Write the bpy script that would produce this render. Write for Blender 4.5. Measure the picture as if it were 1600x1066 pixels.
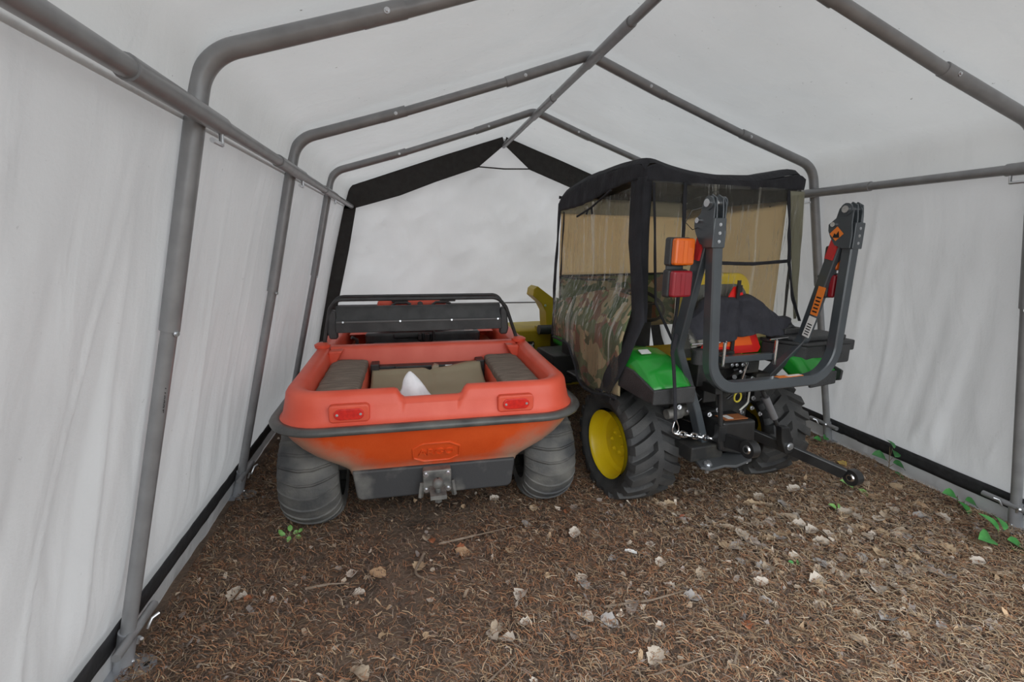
import bpy, bmesh, math, random
import numpy as np
from mathutils import Vector, Matrix, noise

# ------------------------------------------------------------------ clean
for o in list(bpy.data.objects): bpy.data.objects.remove(o)
SC = bpy.context.scene
COL = SC.collection
R = math.radians

# ------------------------------------------------------------------ camera
cd = bpy.data.cameras.new('camera'); cam = bpy.data.objects.new('camera', cd); COL.objects.link(cam)
yaw, pitch, roll = 0.2177, 0.2079, 0.0105
fw = Vector((math.sin(yaw)*math.cos(pitch), math.cos(yaw)*math.cos(pitch), -math.sin(pitch)))
r0 = Vector((math.cos(yaw), -math.sin(yaw), 0)); u0 = r0.cross(fw)
r1 = math.cos(roll)*r0 + math.sin(roll)*u0; u1 = r1.cross(fw)
m = Matrix((r1, u1, -fw)).transposed().to_4x4(); m.translation = Vector((-0.9983, 0, 1.4))
cam.matrix_world = m
cd.sensor_width = 36; cd.lens = 734.69/1600*36; cd.clip_start = 0.02; cd.clip_end = 200
SC.camera = cam

# ------------------------------------------------------------------ sky and exposure
W = bpy.data.worlds.new('overcast_sky'); SC.world = W; W.use_nodes = True
bg = W.node_tree.nodes['Background']
tc = W.node_tree.nodes.new('ShaderNodeTexCoord'); sx = W.node_tree.nodes.new('ShaderNodeSeparateXYZ')
cr = W.node_tree.nodes.new('ShaderNodeValToRGB')
W.node_tree.links.new(tc.outputs['Generated'], sx.inputs[0]); W.node_tree.links.new(sx.outputs['Z'], cr.inputs[0])
cr.color_ramp.elements[0].position = 0.0; cr.color_ramp.elements[0].color = (0.62, 0.66, 0.68, 1)
cr.color_ramp.elements[1].position = 0.8; cr.color_ramp.elements[1].color = (0.93, 0.97, 1.0, 1)
W.node_tree.links.new(cr.outputs[0], bg.inputs['Color']); bg.inputs['Strength'].default_value = 2.3
SC.view_settings.view_transform = 'Standard'; SC.view_settings.look = 'None'
SC.view_settings.gamma = 1.0; SC.view_settings.use_curve_mapping = False
SC.view_settings.exposure = 0.55

# ------------------------------------------------------------------ materials
MATS = {}
def nt(name):
    mt = bpy.data.materials.new(name); mt.use_nodes = True
    return mt, mt.node_tree, mt.node_tree.nodes['Principled BSDF']
def mat(name, c, rough=0.6, metal=0.0, c2=None, scale=8, mixr=(0.35, 0.65), bump=0.0, bscale=60, stretch=None, spec=0.5, detail=6, coat=0):
    if name in MATS: return MATS[name]
    mt, t, b = nt(name); N = t.nodes; L = t.links
    b.inputs['Roughness'].default_value = rough; b.inputs['Metallic'].default_value = metal
    b.inputs['Specular IOR Level'].default_value = spec
    if coat: b.inputs['Coat Weight'].default_value = coat
    tcn = N.new('ShaderNodeTexCoord'); mp = N.new('ShaderNodeMapping')
    L.new(tcn.outputs['Object'], mp.inputs[0])
    if stretch: mp.inputs['Scale'].default_value = stretch
    if c2 is not None:
        n = N.new('ShaderNodeTexNoise'); n.inputs['Scale'].default_value = scale; n.inputs['Detail'].default_value = detail
        L.new(mp.outputs[0], n.inputs['Vector'])
        rp = N.new('ShaderNodeValToRGB'); L.new(n.outputs['Fac'], rp.inputs[0])
        rp.color_ramp.elements[0].position = mixr[0]; rp.color_ramp.elements[0].color = (*c, 1)
        rp.color_ramp.elements[1].position = mixr[1]; rp.color_ramp.elements[1].color = (*c2, 1)
        L.new(rp.outputs[0], b.inputs['Base Color'])
    else: b.inputs['Base Color'].default_value = (*c, 1)
    if bump:
        n2 = N.new('ShaderNodeTexNoise'); n2.inputs['Scale'].default_value = bscale; n2.inputs['Detail'].default_value = 4
        L.new(mp.outputs[0], n2.inputs['Vector'])
        bp = N.new('ShaderNodeBump'); bp.inputs['Strength'].default_value = bump; bp.inputs['Distance'].default_value = 0.01
        L.new(n2.outputs['Fac'], bp.inputs['Height']); L.new(bp.outputs[0], b.inputs['Normal'])
    MATS[name] = mt; return mt

def tarp_mat(name, c, trans, spots=0.0):
    mt, t, b = nt(name); N = t.nodes; L = t.links
    out = N['Material Output']
    tcn = N.new('ShaderNodeTexCoord')
    n = N.new('ShaderNodeTexNoise'); n.inputs['Scale'].default_value = 1.6; n.inputs['Detail'].default_value = 5
    L.new(tcn.outputs['Object'], n.inputs['Vector'])
    rp = N.new('ShaderNodeValToRGB'); L.new(n.outputs['Fac'], rp.inputs[0])
    rp.color_ramp.elements[0].position = .3; rp.color_ramp.elements[0].color = (c[0]*.9, c[1]*.9, c[2]*.9, 1)
    rp.color_ramp.elements[1].position = .7; rp.color_ramp.elements[1].color = (*c, 1)
    # small dirt specks
    n3 = N.new('ShaderNodeTexNoise'); n3.inputs['Scale'].default_value = 34; n3.inputs['Detail'].default_value = 3; n3.inputs['Roughness'].default_value = .7
    L.new(tcn.outputs['Object'], n3.inputs['Vector'])
    r3 = N.new('ShaderNodeValToRGB'); L.new(n3.outputs['Fac'], r3.inputs[0])
    r3.color_ramp.elements[0].position = .70; r3.color_ramp.elements[0].color = (0, 0, 0, 1)
    r3.color_ramp.elements[1].position = .78; r3.color_ramp.elements[1].color = (1, 1, 1, 1)
    mx = N.new('ShaderNodeMixRGB'); mx.inputs[2].default_value = (.12, .11, .10, 1)
    ml = N.new('ShaderNodeMath'); ml.operation = 'MULTIPLY'; ml.inputs[1].default_value = spots
    L.new(r3.outputs[0], ml.inputs[0]); L.new(ml.outputs[0], mx.inputs[0]); L.new(rp.outputs[0], mx.inputs[1])
    # woven relief and creases
    wv = N.new('ShaderNodeTexNoise'); wv.inputs['Scale'].default_value = 5; wv.inputs['Detail'].default_value = 3; wv.inputs['Distortion'].default_value = .4; wv.inputs['Roughness'].default_value = .4
    mp = N.new('ShaderNodeMapping'); mp.inputs['Scale'].default_value = (1.0, 1.6, .5)
    L.new(tcn.outputs['Object'], mp.inputs[0]); L.new(mp.outputs[0], wv.inputs['Vector'])
    w2 = N.new('ShaderNodeTexNoise'); w2.inputs['Scale'].default_value = 90; w2.inputs['Detail'].default_value = 2
    L.new(tcn.outputs['Object'], w2.inputs['Vector'])
    ad = N.new('ShaderNodeMath'); ad.operation = 'MULTIPLY_ADD'; ad.inputs[1].default_value = .05
    L.new(w2.outputs['Fac'], ad.inputs[0]); L.new(wv.outputs['Fac'], ad.inputs[2])
    bp = N.new('ShaderNodeBump'); bp.inputs['Strength'].default_value = .6; bp.inputs['Distance'].default_value = .03
    L.new(ad.outputs[0], bp.inputs['Height'])
    b.inputs['Roughness'].default_value = .55; b.inputs['Specular IOR Level'].default_value = .35
    L.new(mx.outputs[0], b.inputs['Base Color']); L.new(bp.outputs[0], b.inputs['Normal'])
    tr = N.new('ShaderNodeBsdfTranslucent'); L.new(mx.outputs[0], tr.inputs['Color'])
    L.new(bp.outputs[0], tr.inputs['Normal'])
    ms = N.new('ShaderNodeMixShader'); ms.inputs[0].default_value = trans
    L.new(b.outputs[0], ms.inputs[1]); L.new(tr.outputs[0], ms.inputs[2]); L.new(ms.outputs[0], out.inputs['Surface'])
    MATS[name] = mt; return mt

def ramp(N, L, src, stops):
    rp = N.new('ShaderNodeValToRGB'); L.new(src, rp.inputs[0]); e = rp.color_ramp.elements
    while len(e) < len(stops): e.new(0.5)
    for k, (p, c) in enumerate(stops): e[k].position = p; e[k].color = (*c, 1)
    return rp
def dusty_mat(name, c, c2, dust, zlo, zhi, rough=.5):
    """painted plastic with mud dust that sits low on the hull"""
    mt, t, b = nt(name); N = t.nodes; L = t.links
    tcn = N.new('ShaderNodeTexCoord'); n = N.new('ShaderNodeTexNoise'); n.inputs['Scale'].default_value = 5; n.inputs['Detail'].default_value = 8; n.inputs['Roughness'].default_value = .65
    L.new(tcn.outputs['Object'], n.inputs['Vector'])
    rp = ramp(N, L, n.outputs['Fac'], [(.35, c), (.7, c2)])
    sp = N.new('ShaderNodeSeparateXYZ'); L.new(tcn.outputs['Object'], sp.inputs[0])
    ab = N.new('ShaderNodeMath'); ab.operation = 'ABSOLUTE'; L.new(sp.outputs[0], ab.inputs[0])
    # dirt thrown by the wheels: outer lower corners
    m1 = N.new('ShaderNodeMapRange'); L.new(sp.outputs[2], m1.inputs[0]); m1.inputs[1].default_value = zhi; m1.inputs[2].default_value = zlo; m1.inputs[3].default_value = 0; m1.inputs[4].default_value = 1
    m2 = N.new('ShaderNodeMapRange'); L.new(ab.outputs[0], m2.inputs[0]); m2.inputs[1].default_value = .22; m2.inputs[2].default_value = .68; m2.inputs[3].default_value = -.3; m2.inputs[4].default_value = .75
    a = N.new('ShaderNodeMath'); L.new(m1.outputs[0], a.inputs[0]); L.new(m2.outputs[0], a.inputs[1])
    a2 = N.new('ShaderNodeMath'); L.new(a.outputs[0], a2.inputs[0]); L.new(n.outputs['Fac'], a2.inputs[1])
    r2 = ramp(N, L, a2.outputs[0], [(.95, (0, 0, 0)), (1.0, (.8, .8, .8))])
    a3 = N.new('ShaderNodeMath'); a3.operation = 'MULTIPLY'; a3.inputs[1].default_value = .62; L.new(a2.outputs[0], a3.inputs[0])
    r2 = ramp(N, L, a3.outputs[0], [(.48, (0, 0, 0)), (.80, (.85, .85, .85))])
    mx = N.new('ShaderNodeMixRGB'); L.new(r2.outputs[0], mx.inputs[0]); L.new(rp.outputs[0], mx.inputs[1]); mx.inputs[2].default_value = (*dust, 1)
    L.new(mx.outputs[0], b.inputs['Base Color']); b.inputs['Roughness'].default_value = rough
    n2 = N.new('ShaderNodeTexNoise'); n2.inputs['Scale'].default_value = 120; L.new(tcn.outputs['Object'], n2.inputs['Vector'])
    bp = N.new('ShaderNodeBump'); bp.inputs['Strength'].default_value = .15; bp.inputs['Distance'].default_value = .004
    L.new(n2.outputs['Fac'], bp.inputs['Height']); L.new(bp.outputs[0], b.inputs['Normal'])
    MATS[name] = mt; return mt

def vinyl_mat(name, tint, haze):
    mt, t, b = nt(name); N = t.nodes; L = t.links; out = N['Material Output']
    tcn = N.new('ShaderNodeTexCoord'); mp = N.new('ShaderNodeMapping'); mp.inputs['Scale'].default_value = (2.4, 2.4, .30)
    L.new(tcn.outputs['Object'], mp.inputs[0])
    n = N.new('ShaderNodeTexNoise'); n.inputs['Scale'].default_value = 9; n.inputs['Detail'].default_value = 3; n.inputs['Distortion'].default_value = 1.2
    L.new(mp.outputs[0], n.inputs['Vector'])
    bp = N.new('ShaderNodeBump'); bp.inputs['Strength'].default_value = .9; bp.inputs['Distance'].default_value = .04
    L.new(n.outputs['Fac'], bp.inputs['Height'])
    tp = N.new('ShaderNodeBsdfTransparent'); tp.inputs[0].default_value = (*tint, 1)
    gl = N.new('ShaderNodeBsdfGlossy'); gl.inputs['Roughness'].default_value = .12; gl.inputs['Color'].default_value = (.95, .95, .95, 1)
    L.new(bp.outputs[0], gl.inputs['Normal'])
    df = N.new('ShaderNodeBsdfDiffuse'); df.inputs['Color'].default_value = (.62, .60, .52, 1)
    lw = N.new('ShaderNodeLayerWeight'); lw.inputs[0].default_value = .10; L.new(bp.outputs[0], lw.inputs['Normal'])
    m1 = N.new('ShaderNodeMixShader'); L.new(lw.outputs['Fresnel'], m1.inputs[0]); L.new(tp.outputs[0], m1.inputs[1]); L.new(gl.outputs[0], m1.inputs[2])
    # whitish reflection streaks painted as diffuse colour over the clear plastic
    wv = N.new('ShaderNodeTexNoise'); wv.inputs['Scale'].default_value = 3.5; wv.inputs['Detail'].default_value = 1; wv.inputs['Distortion'].default_value = .7
    L.new(mp.outputs[0], wv.inputs['Vector'])
    r2 = ramp(N, L, wv.outputs['Fac'], [(.60, (0, 0, 0)), (.72, (1, 1, 1))])
    ml = N.new('ShaderNodeMath'); ml.operation = 'MULTIPLY_ADD'; ml.inputs[1].default_value = .45; ml.inputs[2].default_value = haze
    L.new(r2.outputs[0], ml.inputs[0])
    m2 = N.new('ShaderNodeMixShader'); L.new(ml.outputs[0], m2.inputs[0]); L.new(m1.outputs[0], m2.inputs[1]); L.new(df.outputs[0], m2.inputs[2])
    L.new(m2.outputs[0], out.inputs['Surface'])
    MATS[name] = mt; return mt

def cloth_mat(name, c, c2, trans):
    m_ = mat(name, c, .9, c2=c2, scale=3, bump=.2, bscale=30); N = m_.node_tree.nodes; L = m_.node_tree.links
    b = N['Principled BSDF']; tr = N.new('ShaderNodeBsdfTranslucent'); src = b.inputs['Base Color'].links[0].from_socket
    L.new(src, tr.inputs['Color']); ms = N.new('ShaderNodeMixShader'); ms.inputs[0].default_value = trans
    L.new(b.outputs[0], ms.inputs[1]); L.new(tr.outputs[0], ms.inputs[2]); L.new(ms.outputs[0], N['Material Output'].inputs['Surface'])
def attr_mat(name, rough=.85, trans=0):
    mt, t, b = nt(name); a = t.nodes.new('ShaderNodeAttribute'); a.attribute_name = 'tone'
    t.links.new(a.outputs['Color'], b.inputs['Base Color']); b.inputs['Roughness'].default_value = rough
    b.inputs['Specular IOR Level'].default_value = .2
    MATS[name] = mt; return mt

def camo_mat():
    mt, t, b = nt('camouflage_cloth'); N = t.nodes; L = t.links
    tcn = N.new('ShaderNodeTexCoord'); prev = None
    for k, (sc_, th, col) in enumerate([(5.5, .50, (.20, .10, .065)), (6.5, .54, (.36, .29, .17)), (7.5, .57, (.07, .10, .045))]):
        mp = N.new('ShaderNodeMapping'); mp.inputs['Location'].default_value = (k*3.7+1, k*1.9, k*5.3); L.new(tcn.outputs['Object'], mp.inputs[0])
        n = N.new('ShaderNodeTexNoise'); n.inputs['Scale'].default_value = sc_; n.inputs['Detail'].default_value = 2.5; n.inputs['Distortion'].default_value = .5
        L.new(mp.outputs[0], n.inputs['Vector'])
        g = N.new('ShaderNodeMath'); g.operation = 'GREATER_THAN'; g.inputs[1].default_value = th; L.new(n.outputs['Fac'], g.inputs[0])
        mx = N.new('ShaderNodeMixRGB'); L.new(g.outputs[0], mx.inputs[0]); mx.inputs[2].default_value = (*col, 1)
        if prev is None: mx.inputs[1].default_value = (.13, .155, .075, 1)
        else: L.new(prev.outputs[0], mx.inputs[1])
        prev = mx
    L.new(prev.outputs[0], b.inputs['Base Color']); b.inputs['Roughness'].default_value = .85
    MATS['camo'] = mt

tarp_mat('tarp_wall', (.60, .60, .605), .20, .35)
tarp_mat('tarp_roof', (.60, .60, .595), .21, .9)
tarp_mat('tarp_back', (.69, .69, .695), .31, .25)
mat('hem', (.018, .018, .020), .75, c2=(.03, .03, .033), scale=30, bump=.2)
mat('hem_back', (.022, .020, .018), .8, c2=(.03, .028, .026), scale=20, bump=.2)
mat('steel', (.23, .23, .235), .36, .25, c2=(.28, .28, .285), scale=14, bump=.03)
mat('steel_light', (.36, .37, .39), .38, .5, c2=(.42, .43, .46), scale=14)
mat('zinc', (.65, .66, .68), .28, .9)
mat('ink', (.01, .01, .01), .7)
mat('ground_soil', (.075, .052, .038), .95, c2=(.19, .13, .092), scale=7, mixr=(.3, .7), bump=1.0, bscale=55, detail=12)
attr_mat('needle_attr'); attr_mat('leaf_attr', .8)
mat('orange_upper', (.68, .075, .035), .42, c2=(.78, .13, .075), scale=5, mixr=(.3, .75), bump=.06, bscale=140)
dusty_mat('orange_hull', (.66, .075, .012), (.74, .10, .02), (.33, .27, .20), .26, .55, .40)
mat('black_plastic', (.026, .026, .027), .42, c2=(.05, .05, .05), scale=12, bump=.08, bscale=150)
mat('lip_rubber', (.045, .046, .046), .38, c2=(.17, .165, .15), scale=6, mixr=(.35, .8), bump=.1)
mat('skid_plate', (.04, .04, .042), .6, c2=(.22, .21, .19), scale=4.5, mixr=(.46, .70), bump=.1)
mat('tyre_dusty', (.048, .049, .051), .7, c2=(.19, .18, .16), scale=7, mixr=(.35, .8), bump=.3, bscale=90)
mat('tyre_tractor', (.028, .028, .029), .62, c2=(.075, .072, .068), scale=9, mixr=(.35, .8), bump=.2, bscale=90)
mat('pad_brown', (.15, .115, .09), .9, c2=(.25, .20, .16), scale=10, stretch=(1, 12, 1), bump=.4, bscale=30)
mat('beige', (.30, .245, .155), .55, c2=(.36, .30, .20), scale=3)
mat('bag_white', (.72, .72, .74), .4, c2=(.82, .82, .84), scale=20, bump=.4, bscale=25)
mat('red_lens', (.70, .02, .012), .18, c2=(.55, .012, .01), scale=60, coat=.5)
mat('dark_red_lens', (.30, .012, .022), .25, bump=.0, coat=.4)
mat('amber_lens', (.80, .15, .008), .22, coat=.4)
mat('rops_paint', (.045, .053, .060), .30, c2=(.058, .068, .076), scale=6, spec=.6, coat=.25)
mat('black_paint', (.012, .012, .013), .35, c2=(.028, .028, .028), scale=10)
mat('black_dirty', (.014, .014, .014), .6, c2=(.06, .055, .045), scale=14, mixr=(.5, .85))
mat('green_paint', (.012, .24, .025), .30, c2=(.016, .30, .03), scale=4, coat=.4)
mat('yellow_paint', (.62, .44, .006), .35, c2=(.70, .50, .01), scale=5)
mat('yellow_dirty', (.46, .34, .012), .45, c2=(.36, .26, .015), scale=5)
mat('seat_grey', (.09, .095, .09), .6)
mat('black_cloth', (.014, .014, .017), .9, c2=(.022, .022, .027), scale=10, bump=.4, bscale=40)
mat('cloth_navy', (.024, .024, .032), .85, c2=(.034, .034, .043), scale=10, bump=.5, bscale=40)
cloth_mat('tan_canvas', (.90, .76, .54), (.94, .82, .61), .78)
cloth_mat('olive_thin', (.50, .47, .38), (.58, .55, .45), .7)
mat('olive_canvas', (.17, .165, .11), .85, c2=(.22, .21, .15), scale=3)
mat('orange_bright', (.95, .14, .015), .5)
mat('red_bright', (.75, .02, .015), .3)
mat('decal_orange', (.85, .22, .03), .5); mat('decal_white', (.75, .74, .72), .5)
mat('chrome', (.75, .75, .76), .18, 1.0)
mat('toolbox_plastic', (.022, .023, .024), .5, c2=(.045, .045, .046), scale=9, bump=.25, bscale=160)
mat('copper_red', (.20, .02, .015), .35, .4)
mat('wire_yellow', (.6, .5, .05), .5); mat('wire_white', (.5, .5, .45), .5)
mat('leaf_green', (.045, .22, .05), .5, c2=(.08, .30, .07), scale=20); mat('leaf_dark', (.03, .13, .04), .5, c2=(.05, .18, .05), scale=20)
mat('leaf_lime', (.15, .33, .08), .55, c2=(.22, .42, .12), scale=25); mat('stem_brown', (.12, .09, .05), .8)
mat('twig', (.16, .115, .08), .85, c2=(.26, .20, .15), scale=20); mat('twig_dark', (.045, .032, .025), .9)
mat('stone', (.25, .24, .23), .85)
vinyl_mat('vinyl', (.98, .97, .93), .06)
camo_mat()

# ------------------------------------------------------------------ mesh helpers
class MB:
    def __init__(s): s.v = []; s.f = []; s.m = []
    def add(s, vs, fs, mi=0):
        o = len(s.v); s.v += [tuple(v) for v in vs]; s.f += [tuple(i+o for i in f) for f in fs]; s.m += [mi]*len(fs); return s
    def box(s, c, size, rot=None, mi=0, taper=1.0):
        x, y, z = [d/2 for d in size]; vs = []
        for k in (-1, 1):
            t = taper if k > 0 else 1
            for a, b in ((-1, -1), (1, -1), (1, 1), (-1, 1)): vs.append(Vector((a*x*t, b*y*t, k*z)))
        M = rot if isinstance(rot, Matrix) else (Matrix.Identity(3) if rot is None else
             (Matrix.Rotation(rot[2], 3, 'Z') @ Matrix.Rotation(rot[1], 3, 'Y') @ Matrix.Rotation(rot[0], 3, 'X')))
        vs = [M @ v + Vector(c) for v in vs]
        return s.add(vs, [(0, 3, 2, 1), (4, 5, 6, 7), (0, 1, 5, 4), (1, 2, 6, 5), (2, 3, 7, 6), (3, 0, 4, 7)], mi)
    def bar(s, p0, p1, w, h, up=(0, 0, 1), mi=0):
        p0, p1 = Vector(p0), Vector(p1); d = (p1-p0); L = d.length; d.normalize()
        a = d.cross(Vector(up)).normalized(); b = a.cross(d)
        M = Matrix((a, d, b)).transposed()
        return s.box((p0+p1)/2, (w, L, h), M, mi)
    def tube(s, path, r, n=10, mi=0, cap=True, sq=None, up=None, closed=False):
        P = [Vector(p) for p in path]; m_ = len(P); vs = []; fs = []
        rr = r if isinstance(r, (list, tuple)) else [r]*m_
        T = []
        for i in range(m_):
            a = P[i-1] if (i > 0 or closed) else P[i]; b = P[(i+1) % m_] if (i < m_-1 or closed) else P[i]
            T.append((b-a).normalized())
        if up is None:
            u_ = Vector((0, 0, 1)) if abs(T[0].z) < .9 else Vector((1, 0, 0))
            nrm = T[0].cross(u_).normalized()
        else: nrm = Vector(up)
        for i in range(m_):
            nrm = (nrm - T[i]*nrm.dot(T[i])).normalized(); bn = T[i].cross(nrm)
            if sq:
                hw, hh, bv = sq
                prof = [(hw, hh-bv), (hw-bv, hh), (-hw+bv, hh), (-hw, hh-bv), (-hw, -hh+bv), (-hw+bv, -hh), (hw-bv, -hh), (hw, -hh+bv)]
            else: prof = [(rr[i]*math.cos(2*math.pi*k/n), rr[i]*math.sin(2*math.pi*k/n)) for k in range(n)]
            for a, b in prof: vs.append(P[i] + nrm*a + bn*b)
        q = len(prof)
        for i in range(m_ if closed else m_-1):
            j = (i+1) % m_
            for k in range(q): fs.append((i*q+k, i*q+(k+1) % q, j*q+(k+1) % q, j*q+k))
        if cap and not closed: fs.append(tuple(range(q-1, -1, -1))); fs.append(tuple((m_-1)*q+k for k in range(q)))
        return s.add(vs, fs, mi)
    def cyl(s, p0, p1, r0, r1=None, n=16, mi=0): return s.tube([p0, p1], [r0, r0 if r1 is None else r1], n, mi)
    def grid(s, fn, nu, nv, mi=0, wrapu=False, wrapv=False):
        vs = [fn(i/nu, j/nv) for j in range(nv+(0 if wrapv else 1)) for i in range(nu+(0 if wrapu else 1))]
        cu = nu if wrapu else nu+1; cv = nv if wrapv else nv+1; fs = []
        for j in range(nv):
            for i in range(nu):
                a = j*cu+i; b = j*cu+(i+1) % cu; c = ((j+1) % cv)*cu+(i+1) % cu; d = ((j+1) % cv)*cu+i; fs.append((a, b, c, d))
        return s.add(vs, fs, mi)
    def lathe(s, prof, axis=0, n=32, c=(0, 0, 0), mi=0):
        # prof: (along, radius)
        vs = []; fs = []
        for a, r in prof:
            for k in range(n):
                t = 2*math.pi*k/n; x, y = r*math.cos(t), r*math.sin(t)
                p = [a, x, y] if axis == 0 else [x, a, y] if axis == 1 else [x, y, a]
                vs.append((p[0]+c[0], p[1]+c[1], p[2]+c[2]))
        for i in range(len(prof)-1):
            for k in range(n): fs.append((i*n+k, i*n+(k+1) % n, (i+1)*n+(k+1) % n, (i+1)*n+k))
        return s.add(vs, fs, mi)
    def prism(s, pts, axis, lo, hi, mi=0):
        """pts: 2-D polygon in the two other axes"""
        def P(a, b, w): return (w, a, b) if axis == 0 else (a, w, b) if axis == 1 else (a, b, w)
        n = len(pts); vs = [P(a, b, lo) for a, b in pts]+[P(a, b, hi) for a, b in pts]
        fs = [tuple(range(n-1, -1, -1)), tuple(range(n, 2*n))]+[(i, (i+1) % n, n+(i+1) % n, n+i) for i in range(n)]
        return s.add(vs, fs, mi)
    def build(s, name, mats, parent=None, smooth=True, bevel=0, solid=0, ang=40, subd=0):
        me = bpy.data.meshes.new(name); me.from_pydata(s.v, [], s.f)
        bm = bmesh.new(); bm.from_mesh(me); bmesh.ops.recalc_face_normals(bm, faces=bm.faces[:]); bm.to_mesh(me); bm.free()
        ml = mats if isinstance(mats, (list, tuple)) else [mats]
        for x in ml: me.materials.append(MATS[x] if isinstance(x, str) else x)
        me.polygons.foreach_set('material_index', s.m)
        if smooth:
            me.polygons.foreach_set('use_smooth', [True]*len(s.f))
            me.set_sharp_from_angle(angle=R(ang))
        o = bpy.data.objects.new(name, me); COL.objects.link(o)
        if parent: o.parent = parent
        if solid:
            md = o.modifiers.new('solid', 'SOLIDIFY'); md.thickness = solid; md.offset = 0
        if bevel:
            md = o.modifiers.new('bevel', 'BEVEL'); md.width = bevel; md.segments = 3; md.limit_method = 'ANGLE'; md.angle_limit = R(35)
            if smooth: me.polygons.foreach_set('use_smooth', [True]*len(s.f)); md.harden_normals = True
        if subd:
            md = o.modifiers.new('sub', 'SUBSURF'); md.levels = md.render_levels = subd
        return o
def fillet(pts, rad, n=8):
    P = [Vector(p) for p in pts]; out = [P[0]]
    for i in range(1, len(P)-1):
        r = rad[i-1] if isinstance(rad, (list, tuple)) else rad
        a = (P[i-1]-P[i]); b = (P[i+1]-P[i]); la, lb = a.length, b.length; a.normalize(); b.normalize()
        th = a.angle(b); d = min(r/math.tan(th/2), la*.49, lb*.49); rr = d*math.tan(th/2)
        c = P[i] + (a+b).normalized()*(rr/math.sin(th/2)); s0 = P[i]+a*d-c; s1 = P[i]+b*d-c
        w = s0.angle(s1)
        for k in range(n+1):
            t = k/n; out.append(c + (s0*math.sin((1-t)*w) + s1*math.sin(t*w))/math.sin(w))
    out.append(P[-1]); return out
def lerp(a, b, t): return a+(b-a)*t
def sstep(a, b, x):
    t = max(0, min(1, (x-a)/(b-a))); return t*t*(3-2*t)
def nz(x, y, z=0.0): return noise.noise(Vector((x, y, z)))
def empty(name, label, cat, loc=(0, 0, 0), rz=0, group=None):
    o = bpy.data.objects.new(name, None); COL.objects.link(o); o.location = loc; o.rotation_euler = (0, 0, rz); o.empty_display_size = .1
    return tag(o, label, cat, group)
def tag(o, label=None, cat=None, group=None, kind=None):
    if label: o['label'] = label
    if cat: o['category'] = cat
    if group: o['group'] = group
    if kind: o['kind'] = kind
    return o
def bolt(name, p, axis, r, h, parent, m_='zinc'):
    a = Vector(axis).normalized(); p = Vector(p); b = MB()
    b.tube([p, p+a*h*.35], r*1.45, 14); b.tube([p+a*h*.35, p+a*h], [r, r*.85], 6)
    return b.build(name, m_, parent, smooth=False)
def text_mesh(name, body, size, ext, M, matname, parent):
    cu = bpy.data.curves.new(name, 'FONT'); cu.body = body; cu.size = size; cu.extrude = ext; cu.align_x = 'CENTER'; cu.align_y = 'CENTER'
    tmp = bpy.data.objects.new(name, cu); COL.objects.link(tmp)
    dg = bpy.context.evaluated_depsgraph_get(); me = bpy.data.meshes.new_from_object(tmp.evaluated_get(dg))
    bpy.data.objects.remove(tmp); me.materials.clear(); me.materials.append(MATS[matname]); me.transform(M)
    o = bpy.data.objects.new(name, me); COL.objects.link(o); o.parent = parent; return o

# ================================================================== THE SETTING
YF, YB = 0.39, 5.05               # front opening and back wall of the shelter
RIBS = [0.39, 1.54, 2.647, 3.80, 5.0]
XG, ZG, XE, ZE = 1.965, 0.0, 1.545, 1.72
APEX = 2.378
def gz(x, y):                       # ground relief
    d = max(abs(x)-1.7, 0)
    h = .012*nz(x*1.3, y*1.3, 3.1) + .010*nz(x*4, y*4, 7.7) + .006*nz(x*11, y*11, 1.2)
    return h - .006
# ground: fine inside, coarse outside
def ground():
    b = MB()
    xs = sorted(set([-30, -12, -6, -3.5, -2.6] + [round(-2.2+i*.03, 3) for i in range(148)] + [2.6, 3.5, 6, 12, 30]))
    ys = sorted(set([-30, -12, -6, -3, -1.5, -.6] + [round(.1+i*.03, 3) for i in range(168)] + [5.6, 7, 12, 30]))
    nx, ny = len(xs), len(ys)
    def h(x, y):
        if abs(x) > 2.3 or y < .05 or y > 5.2: return -.01
        return gz(x, y)
    vs = [(x, y, h(x, y)) for y in ys for x in xs]
    fs = [(j*nx+i, j*nx+i+1, (j+1)*nx+i+1, (j+1)*nx+i) for j in range(ny-1) for i in range(nx-1)]
    b.add(vs, fs)
    return b.build('floor', 'ground_soil')
floor = tag(ground(), kind='structure')

def leg_pt(s, t):      # along the slanted leg, t in 0..1 ; outer fabric side offset handled by caller
    return (s*lerp(XG, XE, t), lerp(ZG, ZE, t))
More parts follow.
